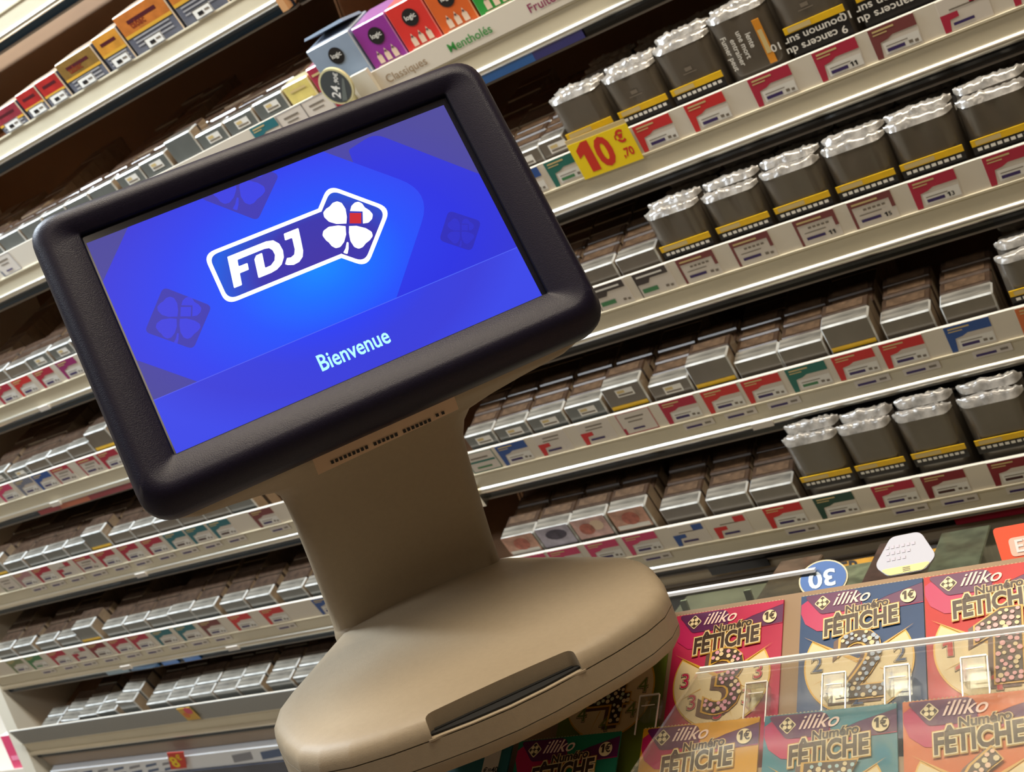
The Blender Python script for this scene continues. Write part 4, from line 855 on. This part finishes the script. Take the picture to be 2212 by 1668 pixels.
def ticket(frame_, colname, num, lab):
    t = thing('scratch_ticket', lab, 'scratch ticket', frame_, group='scratch tickets in the display')
    w, h = .0688, .104
    C_ = mat('ticket_' + colname, tuple(int(v * .88) for v in TC[colname]), .5, coat=.08, noise_amt=.10, scale=30)
    b = MB(); b.box(0, w, -h, 0, -.0010, 0, C_)
    n = 34; x0 = 0
    for i in range(n): b.add([(w * i / n, 0, -.0004), (w * (i + .5) / n, .0009, -.0004), (w * (i + 1) / n, 0, -.0004)], [(0, 2, 1)], mat('ticket_edge', (196, 176, 140), .6))
    link('ticket_card', b.build('ticket_card'), frame_, t)
    MAG, PUR, CR, DK, GO, GOL = mat('ink_magenta', (184, 22, 88), .4), mat('ink_purple', (88, 24, 80), .4), mat('ink_cream', (238, 220, 176), .4), mat('ink_chocolate', (58, 38, 24), .4), mat('ink_gold', (206, 158, 56), .35), mat('ink_wheel', (224, 204, 160), .45)
    b = MB()
    b.flat([(.0004, -.006), (.004, -.0035), (.034, -.0045), (.0688, -.0045), (.0688, -.0155), (.050, -.0165), (.032, -.0205), (.020, -.0255), (.010, -.0245), (.003, -.0190), (.0004, -.012)], .0003, MAG)
    b.flat([(.034, -.0150), (.050, -.0060), (.0688, -.0020), (.0688, -.0150), (.050, -.0165)], .0004, PUR)
    b.flat([(.034, -.0003), (.060, -.0003), (.0688, -.0003), (.0688, -.0030), (.050, -.0080), (.036, -.0135)], .0005, C_)
    b.flat(rounded([(.002, -.0008), (.0350, -.0008), (.0350, -.0140), (.012, -.0140), (.006, -.006)], [.002, .006, .004, .004, .002], 5), .0006, PUR)
    link('colour_swoosh', b.build('colour_swoosh'), frame_, t)
    b = MB()
    dm = [(.0130, -.0018), (.0178, -.0068), (.0130, -.0118), (.0082, -.0068)]
    b.flat(rounded(dm, .001, 3), .0008, CR); b.flat(rounded([(.0130, -.0026), (.0170, -.0068), (.0130, -.0110), (.0090, -.0068)], .0008, 3), .0010, DK)
    for dx, dy in ((-.0013, .0013), (.0013, .0013), (-.0013, -.0013), (.0013, -.0013)): b.flat(circ(.0130 + dx, -.0068 + dy, .0012, n=8), .0012, CR)
    b.text('illiko', .0185, -.0096, .0078, .0010, mat('ink_pinkish_white', (246, 216, 204), .4), bold=.012, shear=.45, sx=1.0)
    b.flat(circ(.0610, -.0105, .0043, n=20), .0010, CR); b.text('1€', .0610, -.0125, .0050, .0012, DK, bold=.03, center=True, sx=.8)
    link('price_and_emblem', b.build('price_and_emblem'), frame_, t)
    b = MB(); ro = math.radians(5)
    vs, fs, wt = glyphs('FÊTICHE', .035, .12); s_ = .0104; kx = .0420 / (wt * s_)
    def ttl(off, z, m, body='FÊTICHE', x=.0142, y=-.0290, sz=.0104, kx=kx):
        b.text(body, x, y, sz, z, m, bold=off, shear=.12, rot=ro, sx=kx)
    for off, z, m_ in ((.17, .0010, GO), (.12, .0012, CR), (.052, .0014, DK)):
        ttl(off, z, m_); ttl(off * .9, z + .00005, m_, 'Numéro', .0262, -.0166, .0050, 1.0)
    link('title_lettering', b.build('title_lettering'), frame_, t, label='lettering Numéro fétiche')
    b = MB(); cx, cy, rr = .0335, -.047, .0300
    a0, a1 = math.radians(148), math.radians(148 + 252)
    P = [(cx, cy + .002)] + circ(cx, cy, rr, rr * 1.02, 40, a0, math.radians(392)); b.flat(P, .0006, mat('ink_gold_rim', (218, 170, 60), .35))
    P = [(cx, cy - .0005)] + circ(cx, cy, rr - .0009, (rr - .0009) * 1.02, 40, math.radians(151), math.radians(389)); b.flat(P, .0008, GOL)
    for a in (148, 32):
        c_, s2 = math.cos(math.radians(a)), math.sin(math.radians(a)); b.flat([(cx, cy), (cx + c_ * .036 - s2 * .0006, cy + s2 * .036 + c_ * .0006), (cx + c_ * .036, cy + s2 * .036)] if 0 else [(cx - s2 * .001, cy + c_ * .001), (cx + c_ * .036, cy + s2 * .036), (cx + s2 * .001, cy - c_ * .001)], .0010, GO)
    for a in (205, 250, 290, 335):
        c_, s2 = math.cos(math.radians(a)), math.sin(math.radians(a)); b.flat([(cx + c_ * .013 - s2 * .0003, cy + s2 * .013 + c_ * .0003), (cx + c_ * .0285, cy + s2 * .0285), (cx + c_ * .013 + s2 * .0003, cy + s2 * .013 - c_ * .0003)], .0010, GO)
    for a in (182, 222, 270, 318, 0):
        c_, s2 = math.cos(math.radians(a)), math.sin(math.radians(a)); X, Y = cx + c_ * .0225, cy + s2 * .0225 - .003
        b.text(num, X, Y, .0095, .0010, DK, bold=.06, center=True); b.text(num, X, Y, .0095, .0012, GOL, bold=.03, center=True); b.text(num, X, Y, .0095, .0014, C_, bold=.0, center=True)
    link('wheel_print', b.build('wheel_print'), frame_, t, label='round number wheel')
    b = MB(); bx, by, sz = cx + .001, -.0680, .040
    b.text(num, bx - .0025, by - .0015, sz, .0012, mat('ink_shadow_brown', (96, 68, 58), .4), bold=.05, center=True, shear=.05)
    b.text(num, bx, by, sz, .0016, GO, bold=.045, center=True, shear=.05); b.text(num, bx, by, sz, .0020, DK, bold=.020, center=True, shear=.05)
    vs, fs, wt = glyphs(num, .0, .05)
    rnd = random.Random(int(num) * 7)
    import mathutils
    def inside(x, y):
        for f in fs:
            P = [vs[i] for i in f]; s = [(P[(i + 1) % len(P)][0] - P[i][0]) * (y - P[i][1]) - (P[(i + 1) % len(P)][1] - P[i][1]) * (x - P[i][0]) for i in range(len(P))]
            if all(v >= 0 for v in s): return True
        return False
    pts = []
    for _ in range(900):
        x, y = rnd.uniform(0, wt), rnd.uniform(0, 1.0)
        if inside(x, y) and all((x - a) ** 2 + (y - c) ** 2 > .0040 for a, c in pts): pts.append((x, y))
    LT = mat('charm_' + colname, tuple(int(v * .35 + 150) for v in TC[colname]), .4)
    for a, c in pts: b.flat(circ(bx - wt * sz / 2 + a * sz, by + c * sz, rnd.uniform(.0010, .0015), n=7), .0024, LT if rnd.random() < .6 else GOL)
    link('large_number', b.build('large_number'), frame_, t, label='large ornate number ' + num)
    return t
ticket(tf(R1, -.3130), 'pink', '3', 'pink scratch ticket with large number 3, top row')
ticket(tf(R1, -.2336), 'blue', '2', 'dark blue scratch ticket with large number 2, top row')
ticket(tf(R1, -.1642), 'red', '1', 'red scratch ticket with large number 1, top row')
ticket(tf(R1, -.3850), 'lime', '4', 'shaded green scratch ticket with large number 4 partly under the terminal base')
ticket(tf(R2, -.3145), 'yellow', '8', 'yellow scratch ticket, front row')
ticket(tf(R2, -.2430), 'teal', '7', 'turquoise scratch ticket, front row')
ticket(tf(R2, -.1714), 'orange', '6', 'orange scratch ticket, front row')
ticket(tf(R2, -.3975), 'green', '9', 'green scratch ticket at the bottom edge under the terminal base, front row')
m = tf(R2, -.4500, .0, 0)
t = thing('scratch_ticket', 'shaded dark teal ticket with a white price patch, leftmost in front row', 'scratch ticket', m)
b = MB(); b.box(-.03, .048, -.10, .0, -.001, 0, mat('ticket_petrol', TC['petrol'], .4, coat=.3, noise_amt=.15, scale=30)); link('ticket_card', b.build('ticket_card'), m, t)
b = MB(); b.box(.030, .041, -.020, -.002, 0, .0006, M_paper); b.text('€=40', .0312, -.0185, .0034, .0008, M_black, bold=.02); link('price_patch', b.build('price_patch'), m, t, label='white price patch')
# clear fingers between the tickets, clear long fronts, and the glass lid
for i, x in enumerate((-.3185, -.2530, -.2095, -.1765, -.1385, -.098)):
    m = tf(R1, x, -.066, .0030)
    t = thing('clear_clip', 'small clear plastic clip ' + ['left of pink ticket foot', 'at the right foot of the pink ticket', 'at the left foot of the blue ticket', 'at the right foot of the blue ticket', 'at the left foot of the red ticket', 'at the right edge, foot of the red ticket'][i], 'clip', m, group='clear clips at the foot of the top ticket row')
    b = MB(); b.box(-.006, .006, -.006, .008, 0, .007, M_acr, bev=.0006); b.box(-.0062, .0062, .0076, .0084, .0062, .0072, M_acre); b.box(-.0066, -.0060, -.016, .008, .0060, .0068, M_acre); b.box(.0060, .0066, -.016, .008, .0060, .0068, M_acre); b.box(-.004, .0045, .0010, .0015, .0070, .0074, M_acre)
    link('clip_body', b.build('clip_body'), m, t)
m = Matrix.Translation((-.2703, .28, EYE - .2415))
t = thing('glass_lid', 'clear glass sheet lying over the scratch tickets, its back edge shining', 'glass sheet', m)
G_ = clear('glass_sheet', (253, 254, 253), .06, .012, .36)
b = MB(); b.box(0, .50, 0, .2464, 0, .0015, G_); link('sheet', b.build('sheet'), m, t)
b = MB(); b.box(0, .50, .2452, .2470, -.0002, .0018, M_acre); b.box(0, .50, .2395, .2403, .0015, .0019, M_acre); link('back_edge', b.build('back_edge'), m, t, label='polished back edge, its shine painted white')
b = MB(); b.box(.44, .448, .05, .058, -.110, -.0002, M_acre); b.box(.44, .448, .225, .233, -.075, -.0002, M_acre); link('stand_offs', b.build('stand_offs'), m, t)

# ------------------------------------------------------------------ back counter between display and shelves with small signs
M_bc = mat('back_counter_grey', (128, 120, 98), .5, noise_amt=.3, scale=16)
t = thing('back_counter', 'low grey-brown ledge between the ticket display and the shelves', 'counter', Matrix.Translation((-.2, .98, 0)))
b = MB(); b.box(-.62, .45, .72, 1.24, 0, EYE - .47, M_bc); link('counter_body', b.build('counter_body'), None, t)
m = Matrix.Translation((-.47, .752, EYE - .4698))
t = thing('clear_divider', 'clear upright divider with shining edge behind the pink ticket', 'divider', m)
b = MB(); b.box(0, .195, 0, .003, 0, .1868, clear('acrylic_wall', (226, 234, 226), .03, .12, .8)); link('clear_wall', b.build('clear_wall'), m, t)
b = MB(); b.box(0, .195, -.0005, .0035, .1868, .1890, M_acre); link('top_edge', b.build('top_edge'), m, t)
for x in (.085, .137):
    b = MB(); b.box(x, x + .005, .003, .006, 0, .180, mat('post_pale', (190, 192, 160), .4)); link('rib', b.build('rib'), m, t)
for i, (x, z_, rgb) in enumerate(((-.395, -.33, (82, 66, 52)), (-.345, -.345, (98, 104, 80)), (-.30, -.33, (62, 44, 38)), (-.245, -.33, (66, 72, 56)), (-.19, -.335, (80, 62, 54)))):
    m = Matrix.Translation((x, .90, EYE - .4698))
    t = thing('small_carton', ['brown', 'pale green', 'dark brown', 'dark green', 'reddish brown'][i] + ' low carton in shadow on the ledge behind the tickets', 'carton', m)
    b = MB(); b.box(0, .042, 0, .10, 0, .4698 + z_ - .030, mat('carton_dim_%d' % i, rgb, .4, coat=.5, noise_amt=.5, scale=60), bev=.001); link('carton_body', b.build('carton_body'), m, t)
def sign(P, rot, lab, build, cat='sign'):
    m = Matrix.Translation((P[0], P[1], P[2] + EYE)) @ Matrix.Rotation(math.radians(rot[1]), 4, 'Z') @ Matrix.Rotation(math.radians(rot[0]), 4, 'X')
    t = thing('small_sign', lab, cat, m); build(m, t)
    b = MB(); b.box(P[0] - .003, P[0] + .003, P[1] + .003, P[1] + .006, EYE - .4698, EYE + P[2] - .001, M_acr); link('clear_stem', b.build('clear_stem'), None, t)
def bl(m, t):
    b = MB(); b.prism(circ(0, 0, .0175, .0150, 32), -.0015, 0, mat('rim_sand', (190, 176, 140), .4)); link('rim', b.build('rim'), m, t)
    b = MB(); b.flat(circ(0, 0, .0164, .0138, 32), .0003, mat('sign_blue', (62, 98, 156), .6)); b.text('30', .0095, .0060, .0130, .0006, mat('sign_blue_white', (190, 206, 226), .6), bold=.04, rot=math.pi, sx=1.1); link('sign_face', b.build('sign_face'), m, t)
sign((-.2705, .750, -.288), (38, 6), 'oval blue sign with upside-down pale figures behind the blue ticket', bl)
def wh(m, t):
    P = rounded([(-.0205, -.004), (-.012, -.014), (.012, -.014), (.0205, -.004), (.012, .018), (-.008, .018)], .007, 6)
    b = MB(); b.prism(P, -.0015, 0, mat('sign_white_card', (172, 172, 182), .5)); link('card', b.build('card'), m, t)
    b = MB(); b.flat(rounded([(-.0175, -.0080), (.0175, -.0080), (.011, -.0136), (-.011, -.0136)], .002, 4), .0003, mat('sign_lemon', (222, 212, 130), .4)); GRY = mat('ink_pale_grey', (176, 172, 184), .5)
    for q in range(3):
        for r in range(6 - q): b.rect(-.012 + r * .0035, -.0098 + r * .0035, .008 - q * .005, .0105 - q * .005, .0003, GRY)
    for q in range(3): b.rect(-.002, .003, -.0125 + q * .0013, -.0118 + q * .0013, .0005, M_lip)
    link('card_print', b.build('card_print'), m, t)
sign((-.2115, .750, -.2815), (32, 4), 'white rounded sign with lemon lower edge behind the blue ticket', wh)
def og(m, t):
    b = MB(); b.prism(rounded([(-.006, -.016), (.030, -.016), (.030, .014), (-.008, .014)], .003, 5), -.0015, 0, mat('sign_coral', (232, 92, 62), .35, coat=.5)); link('card', b.build('card'), m, t)
    b = MB(); b.flat(rounded([(.0, -.006), (.028, -.006), (.028, .006), (.0, .006)], .003, 5), .0003, mat('sign_coral_pale', (240, 190, 170), .4)); b.text('EX', .003, -.0035, .008, .0006, M_white, bold=.03); link('card_print', b.build('card_print'), m, t)
sign((-.1450, .748, -.2870), (62, 2), 'coral orange sign at the right edge above the red ticket', og)
m = Matrix.Translation((-.455, 1.252, EYE - .475)) @ Matrix.Rotation(math.radians(62), 4, 'X')
t = thing('yellow_banner', 'dull yellow banner with black letters below the right shelves', 'banner', m)
b = MB(); b.box(0, .235, -.012, .010, 0, .001, mat('banner_ochre', (184, 132, 22), .5, noise_amt=.25, scale=30)); b.text('SER', .015, -.006, .016, .0014, M_black, bold=.03); b.text('JEVCI', .120, -.006, .017, .0014, M_black, bold=.03, sx=1.2); link('banner_sheet', b.build('banner_sheet'), m, t)
b = MB(); b.box(-.455, -.450, 1.250, 1.256, EYE - .52, EYE - .484, M_lip); b.box(-.235, -.230, 1.250, 1.256, EYE - .52, EYE - .484, M_lip); b.box(-.47, -.21, 1.24, 1.27, 1.10 - .12, EYE - .519, M_lip); link('banner_rail', b.build('banner_rail'), None, t)
